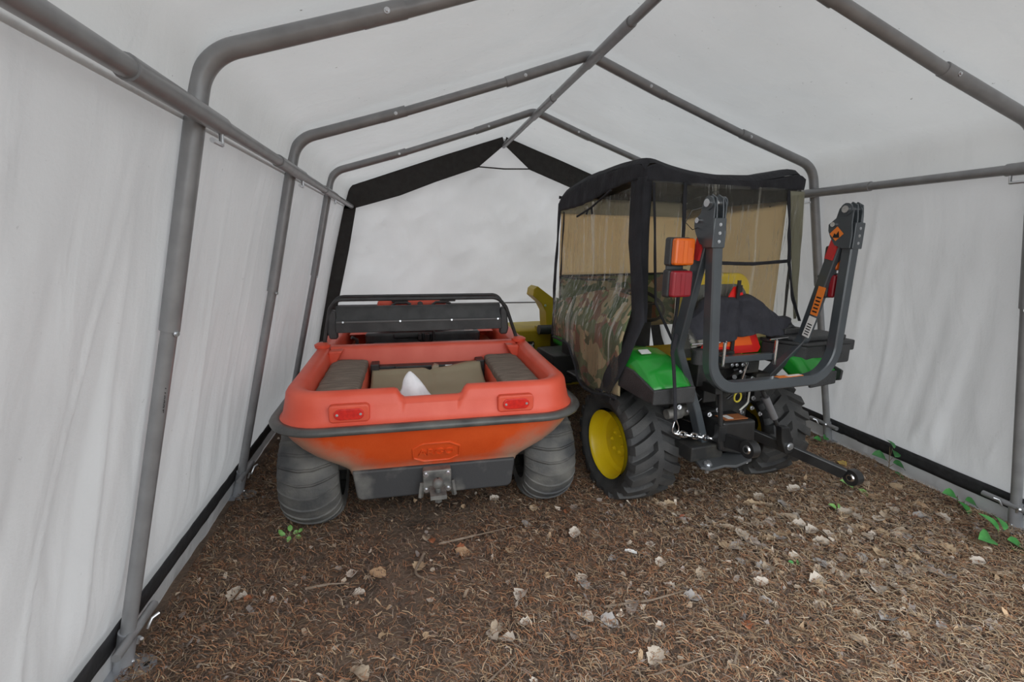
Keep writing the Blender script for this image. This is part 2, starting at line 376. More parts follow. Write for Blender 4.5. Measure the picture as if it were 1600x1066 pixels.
# fabric cross-section, slightly outside the frame
def section(s, t, off):
    """wall 0..1: from the ground to the start of the roof bend"""
    x, z = lerp(XG, XE, t), lerp(0, ZE+.0, t)
    nx_, nz_ = .971, .24
    return s*(x+nx_*off), z+nz_*off
def ribdist(y): return min(abs(y-r) for r in RIBS)
def wall(name, s):
    b = MB()
    def fn(u_, v_):
        y = lerp(YF, YB, u_); t = v_
        slack = min(1, ribdist(y)/.25)
        lean = .38 if s > 0 else -.16
        ph = y + lean*t
        low = 1-t
        fold = nz(ph*3.2, t*.7, 4.0+s)*.050 + nz(ph*8.0, t*.8, 9+s)*(.012+.022*low) + nz(y*2, t*2.4, 2)*.014
        fold += .016*low*(1-abs(nz(ph*11+t*.6, t*.5, 20+s))*3)*.6 + nz((y-.5*t)*9, t*2.2, 31+s)*.006
        fold -= .012*max(0, 1-abs(nz(ph*4.5+.6*t, t*.6, 41+s))*14)
        fold *= (.30+.70*slack)*(.40+.75*(1-abs(2*t-.8)*.6))*(1-sstep(.90, .995, t))
        off = .034 + .024*slack*math.sin(math.pi*min(1, t)) *(1-sstep(.9, .995, t)) + max(-.03*slack-.004, fold)*sstep(.07, .22, t) + .024*(1-sstep(.06, .20, t))
        x, z = section(s, t, off)
        return (x, y, z)
    b.grid(fn, 420, 60)
    w = b.build(name, 'tarp_wall', ang=80); tag(w, kind='structure'); return w
wl = wall('wall_left', -1); wr = wall('wall_right', 1)
def roof():
    b = MB()
    pts = fillet([((XE+.0335)/1.012, 0, ZE-.006), (XE-.055, 0, ZE+.19), (0, 0, APEX+.045)], .16, 10)
    prof = [(p.x, p.z) for p in pts]
    # densify the slope
    dens = prof[:-1]+[(lerp(prof[-2][0], 0, k/22), lerp(prof[-2][1], prof[-1][1], k/22)) for k in range(1, 23)]
    full = [(-x, z) for x, z in dens]+[(x, z) for x, z in reversed(dens[:-1])]
    n = len(full)-1; N = 150
    def fn(u_, v_):
        y = lerp(YF, YB+.06, u_); x, z = full[int(round(v_*n))]
        slack = min(1, ribdist(y)/.4); ed = min(1, (1.5-abs(x))/.4) if abs(x) < 1.5 else 0
        sag = -.012*slack*max(0, ed)*min(1, abs(x)/.3)
        f = (nz(x*2.2, y*2.4, 5)*.030 + nz(x*7+y*2, y*7, 8)*.009 + .018*nz((x+y)*4, (x-y)*1.2, 11))*slack*max(.15, ed)
        lo = sstep(ZE, ZE+.10, z)
        return (x*1.012, y, z+lo*(.018+max(-.018, sag+f)))
    b.grid(fn, N, n)
    return tag(b.build('ceiling', 'tarp_roof', ang=60), kind='structure')
roof()
def back():
    b = MB()
    def top(x):
        ax = abs(x)
        if ax <= XE-.09: return lerp(APEX+.085, ZE+.235, ax/(XE-.09))
        return ZE+.235-(ax-(XE-.09))*2.0
    def fn(u_, v_):
        z0 = 0
        xt = lerp(-1, 1, u_)
        z = v_
        # map so that the outline follows the section
        t = v_; halfw = lerp(XG+.03, XE, min(1, t*(APEX)/ZE)) if t*APEX < ZE else XE
        x = xt*halfw; zt = lerp(0, min(top(x), APEX+.085), v_)
        x = xt*lerp(XG+.03, XE+.0, min(1, zt/ZE))
        zt = min(zt, top(x))
        y = YB + .022*nz(x*2.5+zt, zt*2, 3) + .055*nz(x*1.2+zt*1.3, zt*.7, 8) + .006*nz(x*9, zt*9, 4) - .026*abs(nz(x*3-zt*1.5, zt*3, 6))
        return (x, y, zt)
    b.grid(fn, 110, 80)
    w = b.build('wall_back', 'tarp_back', ang=60); tag(w, kind='structure'); return w
wb = back()
def inner(x_, z_, d):    # helper for strips on the gable
    return x_, z_
def gable_strips():
    y0 = YB-.085
    def strip_(pts, lab='black fabric edge strip'):
        m_ = MB(); m_.prism(pts, 1, y0, y0+.004); o = m_.build('edge_strip', 'hem_back', wb, smooth=False); o['label'] = lab
    for q in (-1, 1):
        strip_([(q*x, z) for x, z in [(1.63, 1.87), (.02, APEX+.065), (.0, APEX-.02), (.27, 2.130), (.70, 1.975), (1.05, 1.835), (1.38, 1.735), (1.50, 1.70), (1.64, 1.70)]], 'black fabric strip along the gable slope')
        strip_([(q*x, z) for x, z in [(1.66, 1.75), (1.47, 1.71), (1.56, 1.30), (1.70, .75), (1.87, .0), (2.05, 0)]], 'black fabric strip down the gable corner')
    c = MB(); c.tube([(-.29, y0-.01, APEX-.24), (0, y0-.012, APEX-.252), (.29, y0-.01, APEX-.24)], .007, 6)
    c.build('tie_cord', 'hem_back', wb)
    c = MB()
    c.grid(lambda u_, v_: (lerp(-1.75, 1.75, u_), y0+.012+.002*nz(u_*30, 1, 1), .745+.014*v_+.004*nz(u_*9, 2, 2)), 60, 1)
    o = c.build('seam', mat('seam_grey', (.20, .20, .21), .7), wb, solid=.004)
gable_strips()
def hem(w, s):
    b = MB()
    def fn(u_, v_):
        y = lerp(YF, YB, u_); z = lerp(.085, .172, v_) + .004*nz(y*3, 1, s)
        x = s*(XG+.036 - z*.244 - .006*abs(nz(y*9, v_*2, 5)) )
        return (x, y, z)
    b.grid(fn, 200, 3)
    o = b.build('hem_band', 'hem', w, solid=.004); o['label'] = 'black rail pocket band'
    k = MB()
    def fn2(u_, v_):
        y = lerp(YF, YB, u_); z = lerp(-.01, .088, v_)
        return (s*(XG+.034-.020*v_ + .006*nz(y*5, v_, 3)), y, z)
    k.grid(fn2, 200, 5); o = k.build('skirt', 'tarp_wall', w); o['label'] = 'pale ground skirt below the band'
hem(wl, -1); hem(wr, 1)

# ================================================================== STEEL FRAME
frame = empty('shelter_frame', 'grey tubular steel frame of ribs and long rails holding up the white tent', 'frame')
def rib(y):
    for s in (-1, 1):
        b = MB()
        d = Vector((XE-XG, 0, ZE-ZG)); d.normalize()
        P = lambda t: (s*lerp(XG, XE, t), y, lerp(ZG, ZE, t))
        b.tube([P(.68), P(0.012)], .0215, 16); lg = b.build('leg', 'steel', frame)
        b = MB(); b.tube(fillet([P(.66), (s*1.516, y, 1.882), (s*.98, y, 2.048)], .15, 14), .0265, 16)
        b.build('corner_tube', 'steel', frame)
        b = MB(); b.tube([(s*1.10, y, 2.005), (s*.30, y, 2.277)], .0225, 16); b.build('rafter', 'steel', frame)
        # foot: light sleeve and plate
        b = MB(); b.tube([P(.085), P(.0)], .027, 16); ft = b.build('foot_sleeve', 'steel_light', frame)
        b = MB(); b.prism([(s*XG+math.cos(a)*(.10 if abs(math.cos(a)) > .5 else .075), y+math.sin(a)*.055) for a in [k*math.pi/8 for k in range(16)]], 2, .004, .010)
        b.build('foot_plate', 'steel_light', ft)
        b = MB()
        for q in (-.07, .07):
            b = MB(); b.tube([(s*XG+q, y, .010), (s*XG+q, y, .0115)], .010, 10); b.build('plate_hole', 'ink', ft)
        bolt('bolt', (s*(XG-.005)-s*.027, y, .03), (-s, 0, 0), .006, .008, ft)
        p = P(.655); bolt('bolt', (p[0]-s*.024, y-.012, p[2]), (-s, -.5, 0), .006, .008, lg)
        bolt('bolt', (s*1.03, y-.024, 2.028), (0, -1, 0), .006, .008, frame)
        bolt('bolt', (s*.36, y-.024, 2.256), (0, -1, 0), .006, .008, frame)
        # short exposed piece of the bottom rail with clamps
        b = MB(); b.tube([(s*(XG-.050), y-.10, .135), (s*(XG-.050), y+.13, .135)], .014, 12)
        br = b.build('bottom_rail', 'steel', frame)
        b = MB()
        for q in (-1, 1):
            b = MB(); b.tube([(s*(XG-.055)-s*.019, y+q*.03, .120), (s*(XG-.075)-s*.012, y+q*.04, .150), (s*(XG-.08)-s*.022, y+q*.055, .155)], .005, 8)
            b.build('clamp', 'zinc', br)
        # clamp at the eave
        b = MB(); b.tube([(s*(XE-.035), y-.02, ZE-.055), (s*(XE-.035), y+.05, ZE-.055), (s*(XE-.035), y+.055, ZE-.02)], .007, 8)
        b.build('eave_clamp', 'zinc', frame)
    b = MB(); b.tube(fillet([(-.46, y, 2.222), (0, y, 2.390), (.46, y, 2.222)], .12, 6), .0265, 16); b.build('ridge_tube', 'steel', frame)
for y in RIBS: rib(y)
for s in (-1, 1):
    b = MB(); b.tube([(s*(XE-.035), YF-.02, ZE), (s*(XE-.035), YB-.05, ZE)], .0215, 16)
    pr = b.build('eave_rail', 'steel', frame)
    b = MB()
    for y in RIBS[1:-1]:
        b = MB(); b.tube([(s*(XE-.035), y-.42, ZE), (s*(XE-.035), y+.07, ZE)], .0262, 16); b.build('rail_sleeve', 'steel', pr)
b = MB(); b.tube([(0, YF-.02, 2.352), (0, YB-.05, 2.352)], .0215, 16); rg = b.build('ridge_rail', 'steel', frame)
b = MB()
for y in RIBS[1:-1]:
    b = MB(); b.tube([(0, y-.5, 2.352), (0, y+.03, 2.352)], .0262, 16); b.build('rail_sleeve', 'steel', rg)
# stamped code on the left leg and on the corner tubes (too small to read in the photo)
Mx = Matrix.Translation(Vector((-1.745+.0225, 1.528, .93))) @ Matrix.Rotation(R(12), 4, 'Y') @ Matrix.Rotation(R(38), 4, 'Z') @ Matrix.Rotation(R(90), 4, 'Y') @ Matrix.Rotation(R(0), 4, 'Z')
text_mesh('stamp', '110082', .028, .0004, Mx, 'ink', frame)

# ================================================================== AMPHIBIOUS VEHICLE (local: x across, y forward, z up)
AX, AY = -.895, 2.0
av = empty('amphibious_vehicle', 'orange-red amphibious six-wheeler with open cargo tub and muddy lower hull', 'vehicle', (AX, AY, 0))
def ring(w, y0, y1, r, z, notch=True):
    pts = []
    def seg(a, b_, n):
        for k in range(n): pts.append((lerp(a[0], b_[0], k/n), lerp(a[1], b_[1], k/n)))
    def arc(cx, cy, a0, n=10):
        for k in range(n): t = a0+math.pi/2*k/n; pts.append((cx+r*math.cos(t), cy+r*math.sin(t)))
    seg((-w+r, y0), (w-r, y0), 64); arc(w-r, y0+r, -math.pi/2)
    seg((w, y0+r), (w, y1-r), 24); arc(w-r, y1-r, 0)
    seg((w-r, y1), (-w+r, y1), 20); arc(-w+r, y1-r, math.pi/2)
    seg((-w, y1-r), (-w, y0+r), 24); arc(-w+r, y0+r, math.pi)
    out = []
    for x, y in pts:
        zz = z + .012*sstep(.3, 1.4, y)
        if notch and y < .4 and z > .70:
            s_ = 1-sstep(.128, .162, abs(x+.013)); zz -= .046*s_
        out.append((x, y, zz))
    return out
def loft(rings, name, m_, parent, close_last=False, wrap=False, **kw):
    b = MB(); n = len(rings[0]); vs = [p for r_ in rings for p in r_]; fs = []
    m__ = len(rings)
    for i in range(m__ if wrap else m__-1):
        j = (i+1) % m__
        for k in range(n): fs.append((i*n+k, i*n+(k+1) % n, j*n+(k+1) % n, j*n+k))
    if close_last: fs.append(tuple((m__-1)*n+k for k in range(n)))
    b.add(vs, fs); return b.build(name, m_, parent, **kw)
tub = loft([ring(*a) for a in [
    (.715, .035, 2.34, .22, .598), (.700, .048, 2.32, .21, .606), (.688, .060, 2.30, .19, .63), (.676, .072, 2.28, .175, .680), (.668, .080, 2.27, .165, .722),
    (.658, .092, 2.26, .155, .739), (.640, .108, 2.24, .145, .746), (.615, .124, 2.22, .13, .745), (.592, .138, 2.20, .12, .737), (.580, .150, 2.19, .11, .715), (.570, .160, 2.18, .10, .62), (.560, .17, 2.17, .10, .43)]],
    'tub', 'orange_upper', av, ang=70)
lip = loft([ring(w, y, y1, r, z, False) for w, y, y1, r, z in [
    (.705, .045, 2.33, .21, .603), (.728, .020, 2.36, .235, .607), (.744, .004, 2.375, .25, .600), (.750, -.002, 2.38, .255, .588), (.744, .004, 2.375, .25, .575), (.728, .020, 2.36, .235, .568), (.690, .06, 2.31, .20, .572)]],
    'bumper_lip', 'lip_rubber', av, wrap=True, ang=80)
# hull: curved rear end shell and narrow body behind it
def hull_ring(w, y0, z, r, depth):
    pts = []; n1 = 40
    for k in range(8): t = math.pi + (math.pi/2)*k/8; pass
    pts.append((-w, y0+r+depth, z))
    for k in range(11):
        t = math.pi+math.pi/2*k/10; pts.append((-w+r+r*math.cos(t), y0+r+r*math.sin(t), z))
    for k in range(1, n1): pts.append((lerp(-w+r, w-r, k/n1), y0, z))
    for k in range(11):
        t = -math.pi/2+math.pi/2*k/10; pts.append((w-r+r*math.cos(t), y0+r+r*math.sin(t), z))
    pts.append((w, y0+r+depth, z)); return pts
hb = MB(); HR = [(.712, .035, .580, .22, .02), (.695, .045, .548, .21, .005), (.668, .060, .510, .19, -.01), (.628, .078, .468, .165, -.02), (.575, .098, .425, .14, -.02), (.520, .115, .392, .12, -.01), (.470, .130, .368, .09, 0), (.430, .142, .352, .05, 0), (.408, .150, .335, .035, 0), (.395, .156, .300, .03, .02), (.385, .160, .26, .03, .02)]
rows = [hull_ring(*a) for a in HR]; n = len(rows[0])
hb.add([p for r_ in rows for p in r_], [(i*n+k, i*n+k+1, (i+1)*n+k+1, (i+1)*n+k) for i in range(len(rows)-1) for k in range(n-1)])
hb.box((0, 1.22, .29), (.70, 2.05, .20))
for q in (-1, 1): hb.box((q*.40, 1.22, .46), (.012, 2.05, .20)); hb.box((q*.55, 1.2, .565), (.30, 2.0, .02))
hb.build('hull', 'orange_hull', av, ang=60)
# bulkhead, gussets, inner side boxes, floor
b = MB(); b.prism([(.98, .45), (.98, .735), (.99, .752), (1.01, .758), (1.04, .758), (1.06, .75), (1.065, .73), (1.065, .45)], 0, -.585, .585); b.build('bulkhead', 'orange_upper', av, bevel=.006)
for s in (-1, 1):
    b = MB(); b.prism([(s*.585, .745), (s*.50, .748), (s*.585, .60)], 1, .90, .985); b.build('gusset', 'orange_upper', av, bevel=.01)
    b = MB(); b.prism([(s*.575, .40), (s*.575, .655), (s*.375, .655), (s*.36, .635), (s*.345, .40)], 1, .30, .985); b.build('wheel_box', 'orange_upper', av, bevel=.015)
    # worn brown foam pad
    b = MB()
    def padfn(u_, v_, s=s):
        a = v_*2*math.pi; cx, cz = s*.465, .655; hw, hh = .104, .030
        ca, sa = math.cos(a), math.sin(a); p = 5
        x = cx+hw*abs(ca)**(2/p)*(1 if ca > 0 else -1); z = cz+hh*abs(sa)**(2/p)*(1 if sa > 0 else -1)
        y = lerp(.335, .955, u_); e = 1-max(0, abs(u_*2-1)-.94)*5
        x = cx+(x-cx)*e; z = cz+(z-cz)*e
        return (x+.003*nz(y*20, x*9, 1), y, z+.004*nz(x*14, y*9, 2)+(.003*math.sin(y*160) if z > cz+.01 else 0))
    b.grid(padfn, 60, 28, wrapv=True); o = b.build('arm_pad', 'pad_brown', av); o['label'] = 'worn brown foam pad'
b = MB(); b.box((0, .64, .43), (.72, .8, .02)); b.build('cargo_floor', 'black_plastic', av)
b = MB(); b.box((0, .955, .585), (.70, .06, .10)); b.box((.05, .93, .628), (.5, .05, .016)); b.box((-.32, .93, .60), (.05, .1, .12)); b.box((.33, .93, .60), (.05, .1, .12))
b.build('engine_shroud', 'black_plastic', av, bevel=.006)
b = MB(); b.prism([(0, 0), (.03, .0), (.035, .03), (.01, .04), (-.008, .02)], 1, .86, .90); lt = b.build('latch', mat('latch_tan', (.35, .3, .22), .5), av); lt.location = (.03, 0, .61)
for x_, w_ in ((.13, .045), (.20, .02)):
    b = MB(); b.box((x_, .902, .631), (w_, .003, .007)); b.build('label_sticker', 'decal_white', av)
# skid plate under the tail
b = MB(); b.prism([(-.392, .338), (.392, .338), (.375, .20), (.355, .185), (-.355, .185), (-.375, .20)], 1, .135, .75); b.build('skid_plate', 'skid_plate', av, bevel=.012)
# raised emblem
def hull_y(z):
    T = [(.26, .160), (.30, .156), (.335, .150), (.352, .142), (.368, .130), (.392, .115), (.425, .098), (.468, .078), (.51, .06)]
    for k in range(len(T)-1):
        if T[k][0] <= z <= T[k+1][0]: return lerp(T[k][1], T[k+1][1], (z-T[k][0])/(T[k+1][0]-T[k][0]))
    return .07
hexp = [(-.108, .392), (-.108, .452), (-.06, .480), (.06, .480), (.108, .452), (.108, .392), (.06, .366), (-.06, .366)]
hexd = [(lerp(a[0], b_[0], k/4), lerp(a[1], b_[1], k/4)) for a, b_ in zip(hexp, hexp[1:]+hexp[:1]) for k in range(4)]
em = MB(); em.tube([(x, hull_y(z)-.001, z) for x, z in hexd], .0052, 8, closed=True)
eo = em.build('emblem', 'orange_hull', av)
text_mesh('emblem_letters', 'ARGO', .060, .005, Matrix.Translation((0, hull_y(.424)-.002, .424)) @ Matrix.Rotation(R(90+26), 4, 'X'), 'orange_hull', eo)
for s, cx in ((-1, -.375), (1, .372)):
    b = MB()
    def pill(w, h, y0, y1, sq=False, n=10):
        pts = []
        r = h if not sq else .018
        for (qx, qz, a0) in ((w-r, h-r, 0), (-w+r, h-r, 90), (-w+r, -h+r, 180), (w-r, -h+r, 270)):
            for k in range(n+1): t = R(a0+90*k/n); pts.append((cx+qx+r*math.cos(t), .658+qz+r*math.sin(t)))
        b.prism(pts, 1, y0, y1)
    pill(.086, .040, .045, .10, True); tl = b.build('light_bezel', 'orange_upper', av, bevel=.008)
    b = MB(); pill(.062, .024, .036, .06); b.build('tail_light', 'red_lens', tl, bevel=.006)
    for q in (-1, 1): bolt('screw', (cx+q*.049, .036, .658), (0, -1, 0), .004, .003, tl)
# hitch with ball
b = MB(); b.box((0, .115, .275), (.135, .05, .115)); hm = b.build('hitch_mount', mat('hitch_grey', (.10, .098, .094), .55, .3, c2=(.24, .23, .21), scale=20), av, bevel=.008)
b = MB(); b.box((0, .05, .245), (.075, .12, .02)); b.tube([(0, .03, .255), (0, .03, .275)], .014, 14)
for k in range(12):
    pass
prof = [(.305+.026*math.sin(a), max(.001, .026*math.cos(a))) for a in [R(-80+160*k/12) for k in range(13)]]
b.lathe(prof, 2, 20, (0, .03, -.008)); b.tube([(0, .03, .235), (0, .03, .205)], .018, 6); b.build('hitch_ball', 'hitch_grey' , hm)
for q in (-1, 1):
    for zz in (.235, .315): bolt('bolt', (q*.052, .09, zz), (0, -1, 0), .009, .012, hm)
    b = MB(); b.bar((q*.070, .10, .27), (q*.080, .085, .20), .014, .02); b.build('hitch_ear', 'hitch_grey', hm)
# wheels
def argo_tyre(cx, cy, s, parent):
    b = MB(); Rr, hw, N_ = .270, .139, 25
    NU, NV = 400, 34
    def fn(u_, v_):
        t = v_*2-1; th = 2*math.pi*(u_-.95*max(0, abs(t)-.12)/N_)
        a = t*math.pi*.62                            # profile angle
        x = hw*math.sin(a)/math.sin(math.pi*.5) if abs(a) < math.pi/2 else hw*(1 if a > 0 else -1)*math.sin(abs(a))
        rr = Rr-.085*(1-math.cos(a))*1.0
        ph = (u_*N_) % 1
        d = min(ph, 1-ph)
        w = .10; edge = 1-sstep(.72, .98, abs(t)); ridge = max(0, 1-d/w)**.7*.013*edge
        step = .007*ph*edge
        rr += ridge+step
        z = .258+rr*math.sin(th); y = cy+rr*math.cos(th)
        if z < .004: z = .004; x *= 1.03
        return (cx+x, y, z)
    b.grid(fn, NU, NV, wrapu=True)
    return b.build('tyre', 'tyre_dusty', parent, ang=35)
for s in (-1, 1):
    for cy in (.40, 1.02, 1.64):
        wp = MB(); cx = s*.598
        wp.lathe([(-.10, .11), (-.10, .145), (-.08, .15), (-.02, .13), (.02, .13), (.08, .15), (.10, .145), (.10, .11), (.05, .09), (.05, .001)], 0, 28, (cx, cy, .258))
        wo = wp.build('wheel', 'black_dirty', av); argo_tyre(cx, cy, s, wo)
        ax = MB(); ax.tube([(s*.36, cy, .258), (s*.56, cy, .258)], .032, 14); ax.tube([(s*.39, cy, .258), (s*.415, cy, .258)], .055, 14); ax.build('axle', 'hitch_grey', wo)
# roll bar and folded screen
b = MB()
rb_path = fillet([(-.625, 1.03, .76), (-.575, 1.01, .99), (-.535, 1.0, 1.045), (.465, 1.0, 1.045), (.520, 1.01, .98), (.600, 1.03, .76)], [.06, .09, .09, .06], 7)
b.tube(rb_path, .0115, 12)
b.tube(fillet([(-.60, 1.10, .90), (-.55, 1.09, 1.055), (.48, 1.09, 1.055), (.56, 1.10, .90)], .07, 7), .0095, 10)
ro = b.build('roll_bar', 'black_plastic', av)
for s, x in ((-1, -.632), (1, .607)):
    b = MB(); b.box((x, 1.03, .765), (.05, .075, .03)); b.build('bar_mount', 'black_plastic', ro, bevel=.01)
    b = MB(); b.lathe([(0, .001), (.0, .03), (.012, .045), (.03, .048), (.04, .03), (.042, .001)], 2, 16, (x, 1.01, .74)); b.build('mount_boss', 'orange_upper', av)
b = MB(); b.prism([(.985, .905), (1.0, .914), (1.035, .995), (1.055, 1.0), (1.02, .90), (1.0, .84), (.985, .842)], 0, -.545, .485)
sc = b.build('folded_screen', 'black_plastic', av, smooth=False, bevel=.003)
b = MB(); b.box((-.03, .982, .909), (1.02, .008, .012)); b.build('screen_hinge', mat('hinge_grey', (.12, .12, .12), .4, .5), sc, bevel=.002)
for x in (-.50, -.16, .16, .46): bolt('rivet', (x, .977, .909), (0, -1, .2), .004, .004, sc)
for s, x in ((-1, -.575), (1, .515)):
    b = MB(); b.prism([(x-s*.035, .80), (x+s*.012, .80), (x+s*.022, .84), (x+s*.012, .95), (x-s*.01, .985), (x-s*.035, .97)], 1, 1.0, 1.06); b.build('screen_side', 'black_plastic', sc, bevel=.012)
# front compartment
b = MB(); b.box((0, 1.65, .44), (1.08, 1.0, .02)); b.build('cockpit_floor', 'black_plastic', av)
for x0, x1 in ((-.38, -.02), (.04, .40)):
    b = MB(); b.box(((x0+x1)/2, 1.35, .60), (x1-x0, .34, .14)); b.build('seat_cushion', 'black_plastic', av, bevel=.03)
b = MB(); b.box((0, 1.62, .62), (.86, .10, .20)); b.box((-.12, 1.57, .70), (.22, .04, .05)); b.build('dashboard', 'black_plastic', av, bevel=.02)
b = MB(); b.box((.02, 1.52, .69), (.04, .04, .06)); b.box((.07, 1.52, .70), (.02, .05, .09)); b.box((-.03, 1.53, .695), (.03, .03, .05)); b.build('control_cluster', 'black_paint', av, bevel=.006)
b = MB(); b.tube([(-.46, 1.30, .60), (-.46, 1.30, .735), (-.49, 1.28, .755)], .012, 8); b.build('side_lever', 'black_paint', av)
b = MB(); b.box((.34, 1.565, .735), (.07, .004, .022)); b.build('label_sticker', 'decal_white', av)
def hoodfn(u_, v_):
    x = lerp(-.55, .55, u_); y = lerp(1.66, 2.25, v_)
    e = 1-abs(u_*2-1)**3; hump = (1-sstep(.18, .34, abs(x+.07)))
    z = .70+.075*math.sin(math.pi*min(1, v_*1.1))*e + .115*hump*math.sin(math.pi*min(1, .15+v_*.85))
    return (x, y, z)
b = MB(); b.grid(hoodfn, 60, 24); b.build('hood', 'orange_upper', av, ang=80)
b = MB(); b.box((-.08, 1.72, .87), (.52, .10, .17)); b.build('cowl', 'orange_upper', av, bevel=.03)
b = MB()
for x in (-.16, .14): b.tube([(x-.07, 1.64, .918), (x-.04, 1.64, .94), (x+.04, 1.64, .94), (x+.07, 1.64, .925)], .011, 8)
b.tube([(-.02, 1.66, .90), (-.02, 1.62, .935)], .02, 10); b.build('handlebar', 'black_plastic', av)
for x_ in (-.17, .19):
    b = MB(); b.box((x_, 1.66, .955), (.12, .05, .022)); b.build('grip_block', 'black_plastic', av, bevel=.006)

# cargo in the tub
cg = MB()
def sheet(u_, v_):
    x = lerp(-.335, .325, u_); pr = [(.90, .622), (.86, .628), (.82, .605), (.70, .575), (.45, .555), (.20, .56)]
    k = v_*5; i = min(4, int(k)); f = k-i; y = lerp(pr[i][0], pr[i+1][0], f); z = lerp(pr[i][1], pr[i+1][1], f)
    if u_ > .6: z += .03*sstep(.6, .95, u_)*(1-v_); 
    if abs(u_-.52) < .05: z -= .02*(1-abs(u_-.52)/.05)*(1-v_)
    return (x, y, z+.004*nz(u_*4, v_*4, 2))
cg.grid(sheet, 44, 24); o = cg.build('cargo_liner_sheet', 'beige', None, solid=.004); o.location = (AX, AY, 0)
tag(o, 'beige plastic sheet lying curved in the orange cargo tub', 'sheet')
bg_ = MB()
def bag(u_, v_):
    a = u_*2*math.pi; t = v_
    r = (1-t)**.75*.078+.004
    lean = .02*t
    x = -.10+r*math.cos(a)*1.15+(.045*(1-t)**1.0 if math.cos(a) > 0 else 0) - .01*t; y = .27+r*math.sin(a)*.55+lean
    k = 1+.16*nz(math.cos(a)*2, math.sin(a)*2, t*3)+.10*math.sin(a*5+t*4)
    return (-.10+(x+.10)*k, .27+(y-.27)*k, .56+.21*t)
bg_.grid(bag, 40, 20, wrapu=True); o = bg_.build('plastic_bag', 'bag_white', None, ang=50); o.location = (AX, AY, 0)
tag(o, 'crumpled white plastic bag peaking behind the tub notch', 'bag')

# ================================================================== COMPACT TRACTOR (local u across, v forward)
PS = R(7); TC = (.64, 2.37, 0)
tr = empty('compact_tractor', 'green and yellow compact tractor with black roll frame and chunky tyres', 'tractor', TC, PS)
def lug_skew(a): return .90*max(min(a, 1.0)-.10, 0)*(1.0-.25*a)*1.15
def lug_h(u_, t, N_, h):
    """chevron bar tread: u_ round (already skewed), t across -1..1"""
    def lug(off):
        d = abs((u_*N_+off) % 1-.5)*2
        return 1-sstep(.50, .60, d)
    return h*max(lug(0) if t < .14 else 0, lug(.5) if t > -.14 else 0)
def tractor_tyre(cx, cy, rad, hw, cz, N_, parent, NU=360, NV=36, h=.024):
    b = MB()
    def fn(u_, v_):
        t = v_*2-1; th = 2*math.pi*(u_+lug_skew(min(1, abs(t)/.72))/N_)
        if abs(t) < .72:
            tt = t/.72; x = hw*.96*tt; rr = rad-h-.018*tt*tt + lug_h(u_, tt, N_, h)
        else:
            k = (abs(t)-.72)/.28; s_ = 1 if t > 0 else -1
            tt = s_*1.0
            x = s_*(hw*.96+hw*.10*math.sin(min(1, k*1.6)*math.pi)*.8 - hw*.18*k*k); rr = lerp(rad-h-.018, rad*.60, k)
            rr += lug_h(u_, tt, N_, h)*(1-sstep(.0, .22, k))
        z = cz+rr*math.sin(th); y = cy+rr*math.cos(th)
        if z < .07: x *= 1+.10*(1-z/.07) if z > 0 else 1.10
        if z < .003: z = .003+.0*z
        return (cx+x, y, z)
    b.grid(fn, NU, NV, wrapu=True); return b.build('tyre', 'tyre_tractor', parent, ang=30)
def rim(cx, cy, cz, r, s, parent, w=.10):
    b = MB()
    o_ = s*w  # outward
    P = [(o_, r), (o_*.96, r*.965), (o_*.80, r*.93), (o_*.2, r*.90), (o_*.05, r*.80), (o_*.10, r*.45), (o_*.22, r*.40), (o_*.22, r*.001)]
    b.lathe(P, 0, 40, (cx, cy, cz)); b.lathe([(-o_, r*1.0), (-o_*.9, r*.92), (o_*.1, r*.88)], 0, 40, (cx, cy, cz))
    w_ = b.build('rear_rim' if r > .15 else 'front_rim', 'yellow_paint', parent, ang=40)
    for k in range(6):
        a = k*math.pi/3; bolt('lug_nut', (cx+o_*.22, cy+.055*math.cos(a), cz+.055*math.sin(a)), (s, 0, 0), .008, .014, w_, 'yellow_paint')
    return w_
for s in (-1, 1):
    wp = MB(); cx = s*.455; wp.tube([(s*.16, 0, .292), (s*.46, 0, .292)], .06, 18); wp.tube([(s*.30, 0, .292), (s*.40, 0, .292)], .10, 18)
    wo = wp.build('rear_wheel', 'black_dirty', tr)
    tractor_tyre(cx, 0, .322, .148, .300, 20, wo, 480, 48, .028); rim(s*.49, 0, .292, .192, s, wo)
    wp = MB(); wp.tube([(s*.1, 1.42, .23), (s*.44, 1.42, .23)], .04, 14); wo = wp.build('front_wheel', 'black_dirty', tr)
    tractor_tyre(s*.46, 1.42, .235, .095, .22, 18, wo, 220, 22, .016); rim(s*.47, 1.42, .22, .125, s, wo, .06)
